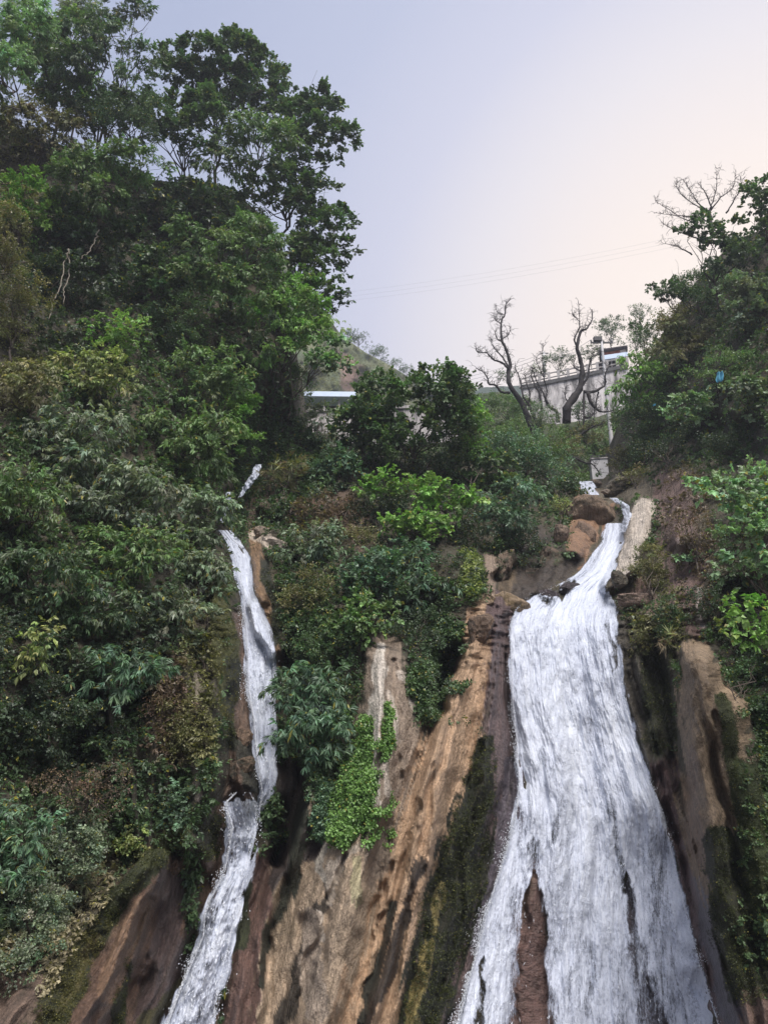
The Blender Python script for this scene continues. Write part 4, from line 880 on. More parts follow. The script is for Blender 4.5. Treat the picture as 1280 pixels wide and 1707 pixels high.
ZR = zone([([(1140, 820, 50), (1160, 1000, 50)], 'brown'), ([(1200, 740, 90)], 'deep'), ([(1250, 1150, 80)], 'deep'), ([(1090, 940, 40), (1100, 1060, 60)], 'olive'), ([(1290, 1300, 40), (1300, 1500, 40)], 'leaf')], 'dark')  # the deep patches colour the hollows darker in place of shade
undergrowth('undergrowth', 'mixed scrub and creepers carpeting the left slope', 'undergrowth', 64000, (-330, 560, 100, 1800), ZL, ['narrow', 'small', 'ivy', 'broad'], 501, 0.9)
undergrowth('undergrowth', 'mixed scrub and creepers between the two falls', 'undergrowth', 22000, (380, 1010, 690, 1400), ZC, ['small', 'ivy', 'broad', 'dry'], 502, 0.8)
undergrowth('undergrowth', 'mixed scrub and creepers on the right slope', 'undergrowth', 46000, (1010, 1750, 200, 1800), ZR, ['small', 'ivy', 'dry', 'broad'], 503, 0.85)
undergrowth('hillside_scrub', 'low green scrub covering the hillside below the retaining wall', 'scrub', 16000, (400, 1200, 640, 860), zone([([(560, 720, 60)], 'grey'), ([(980, 740, 60)], 'olive')], 'mid'), ['small', 'narrow'], 504, 0.62,
    Df=lambda x, y: np.where(y > np.interp(x, *zip(*HS))+3, hillD(x, y), 300.0), mask=False)
undergrowth('far_scrub', 'sparse bushes dotted over the dry far hill', 'scrub', 3500, (520, 780, 530, 700), zone([], 'olive'), ['small'], 505, 0.42,
    Df=lambda x, y: np.where(y > np.interp(x, *zip(*FH))+2, farD(x, y), 400.0), mask=False)

PAL['moss'] = ((0.020, 0.026, 0.008), (0.060, 0.070, 0.018)); PAL['gold'] = ((0.055, 0.055, 0.016), (0.13, 0.12, 0.035))
MOSS = [p for p, c, r in PAINT if r >= 0.75 and c[1] > c[0] and c[0] < 0.07]
undergrowth('moss', 'dark moss cushions and runs on the wet rock', 'moss', 120000, (-20, 1300, 950, 1720), zone([([(160, 1560, 40), (100, 1690, 50)], 'gold'), ([(372, 1000, 40), (376, 1180, 30)], 'gold')], 'moss'), ['small'], 506, 0.42, mask=False, clump=True, only=MOSS)

def ivy_sheet(label, pts, pal, n, seed, size=0.55, kind='ivy', lift=0.05):
    rng = np.random.default_rng(seed); p = np.array(pts); x = rng.uniform(p[:, 0].min()-p[:, 2].max(), p[:, 0].max()+p[:, 2].max(), n*6); y = rng.uniform(p[:, 1].min()-20, p[:, 1].max()+p[-1, 2], n*6)
    m = stroke(x, y, pts) + 0.25*fbm(x/14, y/18, seed=seed, o=3); k = m > 0.12; x, y, m = x[k][:n], y[k][:n], m[k][:n]
    D = surfD(x, y); c = fbm(x/11, y/11, seed=seed+1, o=2); P = W(x, y, D - D/20*(lift + 0.25*np.clip(m, 0, 1)*np.clip(0.5+c, 0, 1)))
    c0, c1 = [np.array(v) for v in PAL[pal]]; g = np.clip(0.5+0.7*c, 0, 1)[:, None]; col = (c0*(1-g)+c1*g)*(1+0.12*rng.normal(0, 1, (len(x), 1)))
    V_, F_, C_ = bake_sprays(P, np.tile(np.array([0, -0.7, -0.1]), (len(x), 1)) + rng.normal(0, 0.5, (len(x), 3)), 0.17*size*D/20*rng.uniform(0.7, 1.3, len(x))*1.5, kind, col, rng)
    b = P.mean(0); tag(mesh('ivy', V_, F_, M_leaf, col=C_, smooth=False, loc=b), label, 'ivy')
ivy_sheet('lime green ivy hanging in a tongue down the pale central rock', [(612, 1200, 10), (608, 1260, 16), (596, 1310, 36), (582, 1350, 44), (566, 1392, 22)], 'lime', 2600, 11)
ivy_sheet('small green ivy patch in a cleft of the pale rock', [(645, 1175, 6), (646, 1215, 10), (643, 1230, 6)], 'lime', 220, 12, 0.5)
ivy_sheet('faded blue green creeper left of the lime green ivy tongue', [(545, 1310, 16), (540, 1360, 22), (535, 1390, 12)], 'blue', 700, 13)
ivy_sheet('dark ivy curtain in the recess left of the fluted rock', [(745, 1060, 26), (728, 1130, 34), (712, 1185, 18)], 'dark', 1500, 14, 0.7)
ivy_sheet('green ivy sheet running down right of the rock pillar', [(1262, 1180, 12), (1285, 1290, 20), (1300, 1400, 28), (1312, 1560, 34)], 'leaf', 2000, 15, 0.6)
ivy_sheet('thin yellowish creeper on the rock above the mushroom boulder', [(786, 930, 14), (788, 975, 22)], 'yellow', 420, 16, 0.55)
# ================================================================ dead trees
def Z7(pts): return [(780+x/4.267, 480+y/4.267) for x, y in pts]
def dead_tree(label, D, limbs, seed, twig=True, trunk_r=0.2, nm='dead_tree', mat=None, twn=6):
    rng = np.random.default_rng(seed); base = W(*limbs[0][0][0], D); o = empty(nm, base); tag(o, label, 'tree', 'bare leafless trees')
    tm = MB(); bm_ = MB() if len(limbs) > 1 else tm
    for li, (pts, r0, r1) in enumerate(limbs):
        p = np.array(pts); n = len(p); dd = D + np.cumsum(rng.normal(0, 0.12, n)) - rng.uniform(-0.3, 0.8)*np.linspace(0, 1, n)*(li > 0)
        P = W(p[:, 0], p[:, 1], dd)
        t = np.linspace(0, n-1, n*4); i = np.clip(t.astype(int), 0, n-2); f = (t-i)[:, None]
        g = np.gradient(P, axis=0)*0.8
        h = P[i]*(2*f**3-3*f**2+1)+g[i]*(f**3-2*f**2+f)+P[i+1]*(-2*f**3+3*f**2)+g[i+1]*(f**3-f**2)
        h += rng.normal(0, 0.012, h.shape); R = 0.82*(r1+(r0-r1)*(1-np.linspace(0, 1, len(h)))**1.25)*rng.uniform(0.85, 1.15, len(h))
        (tm if li == 0 else bm_).tube(h, R, 7)
        if twig:
            for _ in range(twn*n):
                j = rng.integers(len(h)//4, len(h)); a = h[j]; d = rng.normal(0, 1, 3)*np.array([1, 0.6, 1]) + np.array([0, 0, 0.7]); d /= np.linalg.norm(d)
                L = rng.uniform(0.2, 0.75)*D/50; e = a+d*L; q = branchy(bm_, a, e, 0.016*D/50, 0.006*D/50, rng, 0.3, 5)
                if rng.random() < 0.6: branchy(bm_, q[2], q[2]+(d+rng.normal(0, 0.7, 3))*L*0.5, 0.012*D/50, 0.006*D/50, rng, 0.3, 4)
    for m_, k in ((tm, 'trunk'), (bm_, 'limb')):
        if m_.V and (k == 'trunk' or bm_ is not tm):
            c = m_.build(k, mat or M_dead, None, loc=base); c.location = (0, 0, 0); c.parent = o
    return o
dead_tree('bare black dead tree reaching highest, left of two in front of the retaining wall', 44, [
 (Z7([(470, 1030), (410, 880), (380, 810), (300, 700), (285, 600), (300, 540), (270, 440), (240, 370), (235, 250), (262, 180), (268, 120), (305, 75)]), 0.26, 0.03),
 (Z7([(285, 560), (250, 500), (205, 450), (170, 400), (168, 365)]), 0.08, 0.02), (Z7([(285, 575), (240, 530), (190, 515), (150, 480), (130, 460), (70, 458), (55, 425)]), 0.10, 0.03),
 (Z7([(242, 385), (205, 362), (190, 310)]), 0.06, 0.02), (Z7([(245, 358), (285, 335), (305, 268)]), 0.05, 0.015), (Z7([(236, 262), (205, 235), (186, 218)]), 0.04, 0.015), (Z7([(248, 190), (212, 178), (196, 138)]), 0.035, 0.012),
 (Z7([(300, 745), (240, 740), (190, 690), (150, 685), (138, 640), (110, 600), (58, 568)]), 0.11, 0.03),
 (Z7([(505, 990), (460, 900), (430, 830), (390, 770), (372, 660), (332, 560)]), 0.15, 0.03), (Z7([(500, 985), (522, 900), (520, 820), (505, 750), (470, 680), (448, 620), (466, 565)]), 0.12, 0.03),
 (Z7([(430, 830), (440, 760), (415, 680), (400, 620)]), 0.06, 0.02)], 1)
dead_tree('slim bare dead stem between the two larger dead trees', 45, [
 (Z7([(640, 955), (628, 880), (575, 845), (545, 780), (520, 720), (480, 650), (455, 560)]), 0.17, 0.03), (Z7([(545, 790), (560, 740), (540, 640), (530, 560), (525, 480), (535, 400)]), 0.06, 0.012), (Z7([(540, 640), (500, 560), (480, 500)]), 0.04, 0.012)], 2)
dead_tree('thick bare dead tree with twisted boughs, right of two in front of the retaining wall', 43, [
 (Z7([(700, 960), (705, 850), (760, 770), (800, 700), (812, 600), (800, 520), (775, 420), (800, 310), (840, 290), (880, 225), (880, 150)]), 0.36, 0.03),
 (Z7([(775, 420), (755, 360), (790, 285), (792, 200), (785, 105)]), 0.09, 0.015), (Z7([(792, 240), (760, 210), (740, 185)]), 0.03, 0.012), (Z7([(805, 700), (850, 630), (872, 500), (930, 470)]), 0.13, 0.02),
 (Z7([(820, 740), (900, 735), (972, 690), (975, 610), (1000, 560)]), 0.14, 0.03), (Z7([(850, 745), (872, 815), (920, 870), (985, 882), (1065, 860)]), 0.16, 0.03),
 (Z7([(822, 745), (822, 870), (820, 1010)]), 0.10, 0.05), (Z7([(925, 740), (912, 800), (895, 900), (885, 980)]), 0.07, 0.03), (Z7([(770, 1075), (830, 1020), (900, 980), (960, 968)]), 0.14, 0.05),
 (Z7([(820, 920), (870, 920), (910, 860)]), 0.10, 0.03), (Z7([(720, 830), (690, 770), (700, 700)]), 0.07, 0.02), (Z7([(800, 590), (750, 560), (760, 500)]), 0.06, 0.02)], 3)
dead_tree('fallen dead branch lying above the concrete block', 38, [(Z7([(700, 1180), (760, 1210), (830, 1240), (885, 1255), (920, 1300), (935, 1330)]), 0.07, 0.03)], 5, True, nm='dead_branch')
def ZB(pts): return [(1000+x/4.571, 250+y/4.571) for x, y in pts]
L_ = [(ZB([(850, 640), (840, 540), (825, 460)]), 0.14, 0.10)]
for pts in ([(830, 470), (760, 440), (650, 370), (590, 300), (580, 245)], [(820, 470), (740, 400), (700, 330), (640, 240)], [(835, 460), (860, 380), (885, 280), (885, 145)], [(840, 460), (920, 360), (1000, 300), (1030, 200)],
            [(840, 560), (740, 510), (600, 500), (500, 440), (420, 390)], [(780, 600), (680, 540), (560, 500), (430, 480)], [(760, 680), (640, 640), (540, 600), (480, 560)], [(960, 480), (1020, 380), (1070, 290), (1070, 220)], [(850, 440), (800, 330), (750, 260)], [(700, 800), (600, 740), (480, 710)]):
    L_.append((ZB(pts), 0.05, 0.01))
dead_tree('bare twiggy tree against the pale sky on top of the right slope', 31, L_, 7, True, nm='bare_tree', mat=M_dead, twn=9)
# hanging pale roots and vines on the left slope
def Z1(pts): return [(x/2, y/2) for x, y in pts]
for l, pts in (('pale hanging vine highest on the left slope under the vine draped tree', [(720, 460), (715, 540), (700, 600), (690, 640), (665, 680), (700, 700)]),
               ('pale forked root hanging in the dark hollow of the left slope', [(232, 830), (215, 880), (205, 960), (175, 1010), (165, 1065)]),
               ('pale root right beside the forked root in the dark hollow', [(232, 840), (232, 920), (212, 970), (215, 1010)]), ('thin looping vine crossing the dark hollow', [(330, 770), (300, 840), (270, 860)])):
    p = np.array(Z1(pts)); D = surfD(p[:, 0], p[:, 1], False) - 2.6; P = W(p[:, 0], p[:, 1], D)
    t = np.linspace(0, len(P)-1, 24); i = np.clip(t.astype(int), 0, len(P)-2); f = (t-i)[:, None]; h = P[i]*(1-f)+P[i+1]*f + np.random.default_rng(len(pts)).normal(0, 0.02, (24, 3))
    mb = MB(); mb.tube(h, np.linspace(0.022, 0.012, 24), 6); b = P[0]
    tag(mb.build('hanging_vine', M_pale, loc=b), l, 'vine', 'vines hanging on the left slope')

# ================================================================ rocks
def boulder(label, px, py, rx, ry, c, seed, depth=0.9, D=None, off=0.25, rough=0.6, lump=0.28, sq=2.4, c2=None, lean=0.0):
    if D is None: D = float(surfD(np.array([px]), np.array([py]), False)[0])
    m = float(mpp(px, py, D)); R = np.array([rx*m, depth*min(rx, ry)*m*1.1, ry*m]); C = W(px, py, D-R[1]*off)
    n, k = 60, 90; th = np.linspace(0, np.pi, n)[:, None]; ph = np.linspace(0, 2*np.pi, k, endpoint=False)[None]
    d = np.stack([np.sin(th)*np.cos(ph), np.sin(th)*np.sin(ph), np.cos(th)+0*ph], -1)
    q = np.sign(d)*np.abs(d)**(2/sq)
    s = 1 + lump*fbm(d[..., 0]*1.5+seed, d[..., 1]*1.5, d[..., 2]*1.5, seed=seed, o=4) + 0.08*fbm(d[..., 0]*6, d[..., 1]*6, d[..., 2]*6, seed=seed+9, o=3)
    rg = np.random.default_rng(seed+500)
    for _ in range(13):
        nv = rg.normal(0, 1, 3); nv /= np.linalg.norm(nv); dt = (q*nv).sum(-1)*s; hh_ = rg.uniform(0.62, 0.92)+0.05*noise(d[..., 0]*4, d[..., 1]*4, d[..., 2]*4, seed=seed+1); s = np.where(dt > hh_, s*(hh_/np.maximum(dt, 1e-6))**0.85, s)
    P = C + q*s[..., None]*R; P[..., 0] += lean*(P[..., 2]-C[2])
    g = sm(-0.2, 0.5, fbm(d[..., 0]*2.5, d[..., 1]*2.5, d[..., 2]*4, seed=seed+3, o=4))[..., None]
    col = np.array(c)*(1-g) + np.array(c2 or (np.array(c)*0.5))*g
    fl = np.stack([P[..., 0]*0.8, P[..., 2]*0.9, np.full(P.shape[:2], rough)], -1)
    tag(mesh('boulder', P.reshape(-1, 3), grid_faces(n, k, True), M_rock, col=col.reshape(-1, 3), attrs={'flow': fl.reshape(-1, 3)}, loc=C), label, 'boulder', 'boulders along the falls')
TAN = (0.28, 0.20, 0.125); PAL_ = (0.48, 0.39, 0.31); BRN = (0.15, 0.1, 0.065); OLV = (0.06, 0.055, 0.02)
boulder('big tan domed boulder at the left lip of the main fall', 850, 1008, 34, 22, TAN, 1, c2=(0.16, 0.11, 0.05))
boulder('tan mushroom shaped rock next to the domed boulder, left of it', 800, 1002, 26, 16, (0.36, 0.26, 0.17), 2, c2=(0.2, 0.14, 0.08))
boulder('brown rock block under the mushroom shaped rock', 802, 1045, 24, 26, (0.2, 0.13, 0.085), 3, c2=(0.09, 0.06, 0.04))
boulder('rounded pale knob among the cave rocks', 935, 890, 14, 20, (0.24, 0.17, 0.12), 4, D=25.2)
boulder('dark craggy overhang rock at the back of the small cave', 868, 962, 40, 16, (0.085, 0.06, 0.042), 31, off=0.5, lump=0.5, c2=(0.03, 0.03, 0.015))
boulder('knobbly brown rock at the right side of the small cave', 912, 932, 20, 26, (0.14, 0.095, 0.065), 32, off=0.5, lump=0.5, c2=(0.045, 0.04, 0.02))
boulder('streaked brown rock at the left side of the small cave', 838, 945, 18, 34, (0.16, 0.11, 0.075), 33, off=0.5, lump=0.5, c2=(0.05, 0.045, 0.02), lean=0.3)
boulder('smooth orange brown rock hump that parts the upper stream', 988, 862, 46, 40, (0.185, 0.125, 0.08), 6, D=29.3, c2=(0.10, 0.07, 0.04), lump=0.12, depth=1.1)
boulder('wet slab of orange rock leaning below the hump', 972, 900, 20, 34, (0.21, 0.135, 0.09), 7, D=26.8, lump=0.15, lean=0.1)
boulder('small boulder in the white water at the stream head', 992, 806, 12, 8, (0.22, 0.16, 0.12), 8, D=34)
boulder('rounded mossy boulder right of the stream head', 1040, 812, 36, 18, (0.14, 0.115, 0.08), 9, D=31.5, c2=(0.05, 0.05, 0.03))
boulder('grey boulder behind the mossy boulder at the stream head', 1068, 795, 26, 14, (0.16, 0.13, 0.10), 10, D=32.5)
boulder('small pale boulder touching the stream right of the hump', 1009, 820, 8, 6, (0.3, 0.24, 0.19), 11, D=31)
boulder('dark wet rock showing through the water above the main lip', 948, 982, 20, 10, (0.07, 0.055, 0.06), 12, off=0.55, rough=0.35)
boulder('dark wet rock at the left corner of the main lip', 912, 992, 18, 9, (0.08, 0.06, 0.065), 13, off=0.5, rough=0.35)
boulder('pale boulder beside the top of the left fall, upper and smaller', 462, 878, 11, 7, PAL_, 14, off=0.7)
boulder('pale round boulder next to the smaller pale one', 438, 888, 15, 11, (0.36, 0.28, 0.21), 15, off=0.7)
boulder('pale tilted slab of rock below the two pale boulders', 460, 905, 22, 10, (0.50, 0.42, 0.35), 16, off=0.7, lean=-0.6)
boulder('brown rock under the green wall left of the narrow fall, bulging', 405, 1280, 24, 22, (0.14, 0.095, 0.06), 17, c2=(0.04, 0.035, 0.02))
boulder('wet brown hump above the splash left of the narrow fall', 408, 1232, 16, 18, (0.17, 0.11, 0.07), 18)
boulder('bare brown cap rock at the top of the left slab', 288, 1446, 14, 16, (0.19, 0.12, 0.08), 19, off=0.6)
boulder('weathered pale ledge at the right lip of the main fall', 1055, 1000, 32, 14, (0.30, 0.21, 0.165), 21, c2=(0.12, 0.09, 0.06), off=0.4, lean=-0.5)
boulder('dark rock foot under the pale wedge beside the stream', 1030, 968, 14, 16, (0.10, 0.08, 0.055), 22, c2=(0.05, 0.045, 0.03), off=0.5)

# ================================================================ upper water
def small_fall(L, R, y0, y1, D0, D1, label, seed):
    ys = np.arange(y0, y1, 1.0); a = np.linspace(0, 1, 24)[None]; Lx = np.interp(ys, *zip(*L)); Rx = np.interp(ys, *zip(*R))
    PX = Lx[:, None] + (Rx-Lx)[:, None]*a; PY = np.broadcast_to(ys[:, None], PX.shape)
    D = (surfD(PX, PY, False)-0.9 if D0 is None else np.interp(PY, [y0, y1], [D0, D1])) - 0.3*np.sin(a*np.pi) - 0.25*fbm(PX/6, PY/8, seed=seed, o=3)
    m = mpp(PX, PY, D); ed = np.minimum(a, 1-a)
    fl = np.stack([PX*m, PY*m, 0.68-0.6*(1-sm(0, 0.18, ed+0.1*fbm(PX/4, PY/4, seed=seed)))], -1)
    tag(mesh('waterfall', W(PX, PY, D).reshape(-1, 3), grid_faces(*PX.shape), M_water, attrs={'flow': fl.reshape(-1, 3)}), label, 'waterfall', kind='structure')
small_fall([(802, 962), (815, 966), (826, 972)], [(802, 992), (812, 996), (826, 1004)], 802, 826, 33.5, 31.5, 'small white cascade at the head of the stream below the concrete block', 1)
small_fall([(830, 1012), (842, 1030), (860, 1037), (888, 1030)], [(830, 1030), (842, 1050), (860, 1054), (888, 1044)], 830, 888, None, None, 'thin white chute curving round the right of the brown hump', 2)
small_fall([(774, 424), (790, 416), (815, 402), (830, 396)], [(774, 438), (790, 436), (815, 416), (830, 404)], 774, 830, 25.5, 24.2, 'short strip of white water high up behind the ivy clad knoll', 3)
small_fall([(820, 376), (845, 362), (872, 354)], [(820, 390), (845, 386), (872, 374)], 820, 872, 23.2, 22.6, 'white cascade just above the head of the left fall', 4)
water('waterfall', LL, LR, 884, 1356, 0.12, [([(432, 1120, 5), (444, 1190, 6)], 0.10)], 402, 'narrow upper drop of the left waterfall beside the dark bamboo', step=1.2, drops=6000, bulge=0.2, spread=4)
water('waterfall', SL, SR, 1322, 2150, 0.55, [([(372, 1440, 14), (352, 1500, 8)], 0.2)], 403, 'foaming lower cascade of the left waterfall running down the slab', step=1.5, drops=16000, bulge=0.35, spread=6, dens0=0.72, ragged=2.6, froth=0.17)

# ================================================================ concrete wall, pole, shack, shed, wires
def yaw(a): c, s = math.cos(a), math.sin(a); return np.array([[c, -s, 0], [s, c, 0], [0, 0, 1]])
def child(mb, nm, mat, o, label=None, smooth=False):
    c = mb.build(nm, mat, None, smooth, loc=tuple(o.location)); c.location = (0, 0, 0); c.parent = o
    if label: c['label'] = label
    return c
M_rail = mat_plain('rail_grey', (0.32, 0.30, 0.29), 0.7, 0.2, 3, 0.1)
M_red = mat_plain('red_brown_panel', (0.24, 0.075, 0.05), 0.7, 0.25, 2, 0.1); M_beige = mat_plain('beige_panel', (0.50, 0.42, 0.36), 0.8, 0.15, 2, 0.1)
M_tin = mat_plain('painted_tin', (0.62, 0.72, 0.88), 0.45, 0.10, 2, 0.1); M_darkp = mat_plain('dark_timber_and_shade', (0.05, 0.04, 0.045), 0.8, 0.3, 3, 0.1)
M_pole = mat_plain('pole_concrete', (0.45, 0.44, 0.45), 0.8, 0.15, 3, 0.15); M_wire = mat_plain('wire', (0.22, 0.22, 0.25), 0.6, 0.05, 1, 0.0)
M_black = mat_plain('black_fitting', (0.03, 0.03, 0.035), 0.6, 0.2, 4, 0.1); M_cloth = mat_plain('blue_cloth', (0.08, 0.27, 0.38), 0.9, 0.2, 5, 0.1)
# retaining wall: front face as a thick slab between two far points
a = W(868, 648, 58); b = W(1046, 612, 55.5)
botz = W(940, 735, 55)[2]
dr = b-a; L = np.hypot(dr[0], dr[1]); ang = math.atan2(dr[1], dr[0]); n = 60; nz = 26
o = empty('retaining_wall', (a[0], a[1], botz)); tag(o, 'high stained white concrete retaining wall with a railing behind the dead trees', 'wall')
t = np.linspace(0, 1, n)[None]; z = np.linspace(0, 1, nz)[:, None]
topz = a[2] + (b[2]-a[2])*t
nrm = np.array([math.sin(ang), -math.cos(ang), 0])
X = a[0]+dr[0]*t + 0*z; Y = a[1]+dr[1]*t + 0*z; Z = botz + (topz-botz)*z
br = (1-z)*0.8 + 0.03*fbm(t*30, z*9, seed=4)
P = np.stack([X+nrm[0]*br, Y+nrm[1]*br, Z], -1)
Pb = np.stack([X-nrm[0]*1.2, Y-nrm[1]*1.2, Z], -1)
ring = np.concatenate([P, Pb[::-1]], 0)
mbw = MB(); mbw.add(ring.reshape(-1, 3), grid_faces(len(ring), n)); 
eL = ring[:, 0]; eR = ring[:, -1]
child(mbw, 'wall_face', M_conc, o, smooth=False)
mc = MB(); mc.tube([a+nrm*0.1+np.array([0, 0, 0.08]), b+nrm*0.1+np.array([0, 0, 0.08])], 0.20, 4); child(mc, 'coping', M_rail, o)
for k in range(12):
    p = a+(b-a)*(k/11.0); mb = MB(); mb.box(p+np.array([0, 0, 0.55]), (0.22, 0.22, 0.9), yaw(ang)); child(mb, 'rail_post', M_rail, o)
for h in (0.5, 0.92):
    mb = MB(); mb.tube([a+np.array([0, 0, h]), b+np.array([0, 0, h])], 0.06, 6); child(mb, 'rail', M_rail, o)
for k in range(0):
    p = a+(b-a)*(0.1+0.2*k)+nrm*0.42; mb = MB(); mb.box((p[0], p[1], (topz.mean()+botz)/2-0.2), (0.28, 0.5, (topz.mean()-botz)*0.96), yaw(ang)); child(mb, 'buttress', M_conc, o)
# shack on the wall
c = W(1024, 600, 57.5); s = float(mpp(1022, 600, 57)); yw = yaw(ang)
o = empty('roadside_shack', c+np.array([0, 0, -1.0])); tag(o, 'small roadside shack with red brown wall panels and a pale blue tin roof strip', 'shack')
mb = MB(); mb.box(c+np.array([0, 1.2, -0.55]), (40*s, 2.4, 1.1), yw); child(mb, 'painted_shade_wall', M_darkp, o)  # dark box stands in for the shadow below the awning
mb = MB(); mb.box(c+yw@np.array([-4*s, -0.4, 6*s]), (28*s, 0.12, 12*s), yw); child(mb, 'red_panel', M_red, o)
mb = MB(); mb.box(c+yw@np.array([14.5*s, -0.4, 6*s]), (9*s, 0.12, 12*s), yw); child(mb, 'beige_panel', M_beige, o)
mb = MB(); mb.box(c+yw@np.array([0, -0.75, -3.5*s]), (42*s, 0.5, 8*s), yw); child(mb, 'tin_awning', M_tin, o)
mb = MB(); mb.box(c+yw@np.array([-1*s, 0.4, 13.2*s]), (46*s, 2.6, 2*s), yw); child(mb, 'roof', M_darkp, o)
for q in (-0.95, -0.3, 0.35, 0.95):
    mb = MB(); mb.box(c+yw@np.array([q*20*s, -0.62, -13*s]), (0.09, 0.09, 12*s), yw); child(mb, 'post', M_rail, o)
# pole
pb = W(1022.5, 776, 45); D_ = 45; pt = W(1002, 568, 45); pt = np.array([pb[0]*0.55+pt[0]*0.45, pb[1], pt[2]])
pt = W(1002, 568, 45)
o = empty('utility_pole', pb); tag(o, 'tall tapering concrete utility pole standing above the stream head', 'utility pole')
mb = MB(); t = np.linspace(0, 1, 10)[:, None]; mb.tube(pb+(pt-pb)*t, np.linspace(0.155, 0.075, 10), 14); child(mb, 'shaft', M_pole, o, smooth=True)
mb = MB(); mb.box(pt+np.array([-0.25, 0, 0.12]), (0.55, 0.25, 0.30)); child(mb, 'junction_box', M_black, o)
mb = MB(); mb.box(pt+np.array([0, 0, -0.15]), (1.5, 0.09, 0.09)); child(mb, 'cross_arm', M_black, o)
for q in (-0.7, 0.1, 0.7):
    mb = MB(); mb.tube([pt+np.array([q, 0, -0.1]), pt+np.array([q, 0, 0.02]), pt+np.array([q, 0, 0.10])], [0.05, 0.07, 0.03], 8); child(mb, 'insulator', M_rail, o, smooth=True)
for q in (0.08, 0.14, 0.55):
    p = pb+(pt-pb)*q; mb = MB(); mb.tube([p-np.array([0, 0, 0.03]), p+np.array([0, 0, 0.03])], 0.17-0.05*q, 12); child(mb, 'band', M_black, o, smooth=True)
# far pole
fb = W(907, 628, 70); ft = W(906, 586, 70); o = empty('utility_pole', fb); tag(o, 'slim far pole rising behind the retaining wall railing', 'utility pole')
mb = MB(); mb.tube([fb, (fb+ft)/2, ft], [0.12, 0.1, 0.07], 8); child(mb, 'shaft', M_pole, o, smooth=True)
mb = MB(); mb.box(ft-np.array([0, 0, 0.2]), (0.9, 0.08, 0.08)); child(mb, 'cross_arm', M_black, o)
# concrete block at the stream head
c0 = W(1001, 783, 40); s = float(mpp(1001, 783, 40)); yb = yaw(-0.15)
o = empty('concrete_block', c0-np.array([0, 0, 16*s])); tag(o, 'pale concrete pier with a wire fence on top at the foot of the pole', 'concrete pier')
mb = MB(); mb.box(c0+np.array([0, 0.4, -1*s]), (27*s, 1.0, 40*s), yb); child(mb, 'pier', M_pole, o)
mb = MB(); mb.box(c0+np.array([0, 0.4, 19.5*s]), (29*s, 1.1, 2.0*s), yb); child(mb, 'cap', M_conc, o)
for q in (-0.45, 0, 0.45):
    mb = MB(); mb.box(c0+yb@np.array([q*27*s, 0.2, 0])+np.array([0, 0, 25*s]), (0.05, 0.05, 10*s), yb); child(mb, 'fence_post', M_black, o)
for h in (22, 26, 29):
    mb = MB(); p0 = c0+yb@np.array([-14*s, 0.2, 0])+np.array([0, 0, h*s]); p1 = c0+yb@np.array([30*s, 0.2, 0])+np.array([0, 0, (h-1)*s]); mb.tube([p0, p1], 0.018, 5); child(mb, 'fence_wire', M_black, o)
# long shed / footbridge roof on the left
c = W(530, 666, 46); s = float(mpp(530, 666, 46)); ys_ = yaw(0.02)
o = empty('long_shed', c-np.array([0, 0, 24*s])); tag(o, 'long low shed with a pale blue tin roof edge below the far hill', 'shed')
mb = MB(); mb.box(c, (128*s, 1.6, 9*s), ys_)
child(mb, 'roof', M_tin, o)
mb = MB(); mb.box(c+np.array([0, 1.4, -14*s]), (116*s, 1.6, 20*s), ys_); child(mb, 'back_wall', M_darkp, o)
mb = MB(); mb.box(c+np.array([46*s, 2.2, 9.5*s]), (22*s, 1.6, 9.6*s), ys_); child(mb, 'upper_storey', M_darkp, o)
for q in (-60, -36, -12, 12, 36, 57):
    mb = MB(); mb.box(c+np.array([q*s, -0.4, -14*s]), (0.12, 0.12, 19*s), ys_); child(mb, 'post', M_rail, o)
# long white road wall glimpsed through the trees
p0 = W(436, 700, 43.5); p1 = W(770, 705, 42.5); o = empty('road_wall', (p0+p1)/2); tag(o, 'long whitish masonry wall glimpsed through the trees left of centre', 'wall')
mb = MB(); cc = (p0+p1)/2; dd = p1-p0; hh = float(W(600, 688, 43)[2]-W(600, 745, 43)[2]); mb.box((cc[0], cc[1], W(600, 717, 43)[2]), (np.hypot(dd[0], dd[1]), 0.6, hh), yaw(math.atan2(dd[1], dd[0]))); child(mb, 'wall_face', M_conc, o)
mb = MB(); mb.box((cc[0], cc[1], W(600, 687, 43)[2]+0.05), (np.hypot(dd[0], dd[1]), 0.8, 0.18), yaw(math.atan2(dd[1], dd[0]))); child(mb, 'coping', M_conc, o)
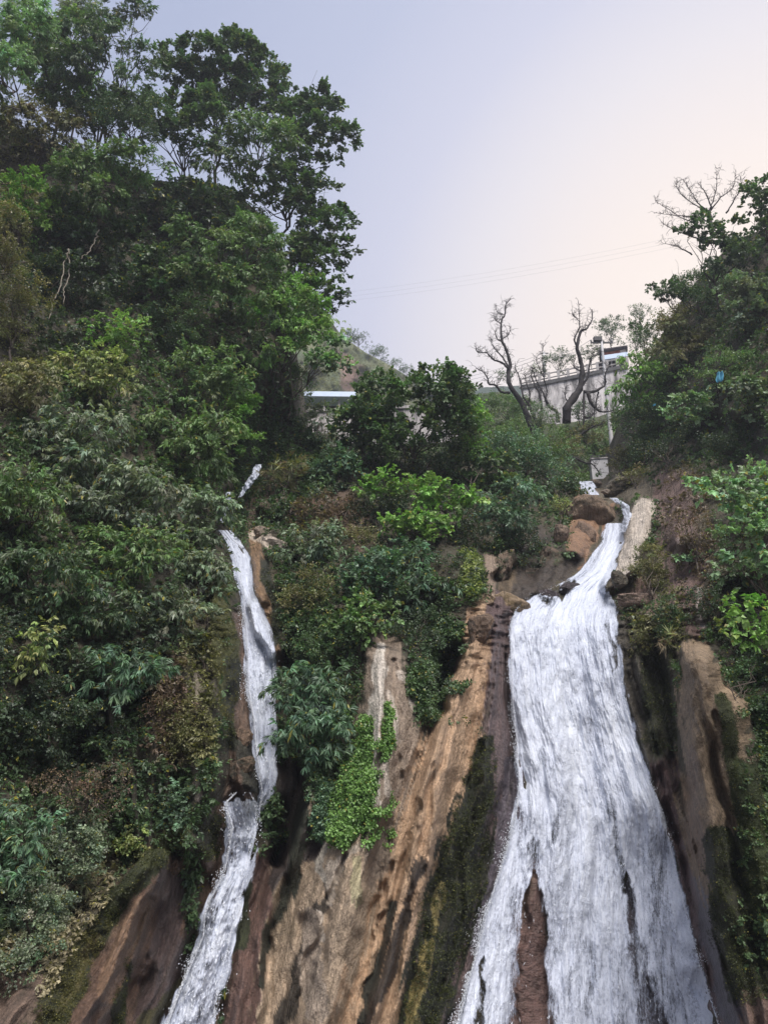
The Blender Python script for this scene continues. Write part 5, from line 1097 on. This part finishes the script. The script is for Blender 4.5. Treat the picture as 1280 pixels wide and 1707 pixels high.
# wires
def wire(label, p, q, sag, r, group):
    t = np.linspace(0, 1, 30)[:, None]; P = p+(q-p)*t; P[:, 2] -= sag*4*(t*(1-t))[:, 0]; mb = MB(); mb.tube(P, r, 4); tag(mb.build('power_line', M_wire, loc=P[0]), label, 'power line', group)
for k, nm_ in enumerate(('highest', 'middle', 'lowest')):
    wire(nm_+' of the three faint power lines crossing the open sky', W(420, 503+k*7, 75), W(1180, 383+k*8, 60), 1.0, 0.006, 'faint power lines high across the sky')
for k, nm_ in enumerate(('upper', 'middle', 'lower')):
    wire(nm_+' power line running left from the small far pole to the horizon', W(905, 589+k*6, 69.5), W(640, 640+k*6, 90), 1.2, 0.018, 'power lines between the far pole and horizon')
    wire(nm_+' power line between the far pole and the concrete pole', W(907, 589+k*3, 69.5), pt+np.array([-0.7+0.7*k, 0, 0.08]), 0.5, 0.016, 'power lines between the two poles')
# blue cloth
q = W(1199, 628, 21.5); mb = MB(); u, v = np.meshgrid(np.linspace(-1, 1, 14), np.linspace(-1, 1, 22)); s = float(mpp(1199, 628, 21.5))
tag(mesh('blue_cloth', np.stack([q[0]+(u*5.5+1.5*np.sin(v*2))*s*(1-0.2*np.abs(v)), q[1]+0.06*np.sin(u*5+v), q[2]+(v*9+u)*s], -1).reshape(-1, 3), grid_faces(22, 14), M_cloth, loc=q), 'small scrap of blue cloth caught in the trees on the right slope', 'cloth')
bpy.data.objects['blue_cloth'].modifiers.new('thick', 'SOLIDIFY').thickness = 0.01
q = W(1090, 675, 26); tag(mesh('blue_cloth', np.stack([q[0]+(u*3.5)*0.012, q[1]+0.04*np.sin(u*5), q[2]+(v*3+u)*0.012], -1).reshape(-1, 3), grid_faces(22, 14), M_cloth, loc=q), 'tiny pale turquoise rag hidden in leaves left of the blue scrap', 'cloth')

# ================================================================ evening haze in the valley air
mh, Nh, nth, oh = mat_new('haze_air')
pv = Nh('ShaderNodeVolumePrincipled', {'Color': (0.80, 0.84, 0.95, 1), 'Density': 0.0011, 'Anisotropy': 0.3})
nth.links.new(pv.outputs[0], oh.inputs['Volume'])
hz = MB(); hz.box((0, -20, 46), (760, 660, 110)); h_ = hz.build('haze', mh, smooth=False); tag(h_, 'thin bluish evening haze filling the valley', 'haze', kind='stuff')
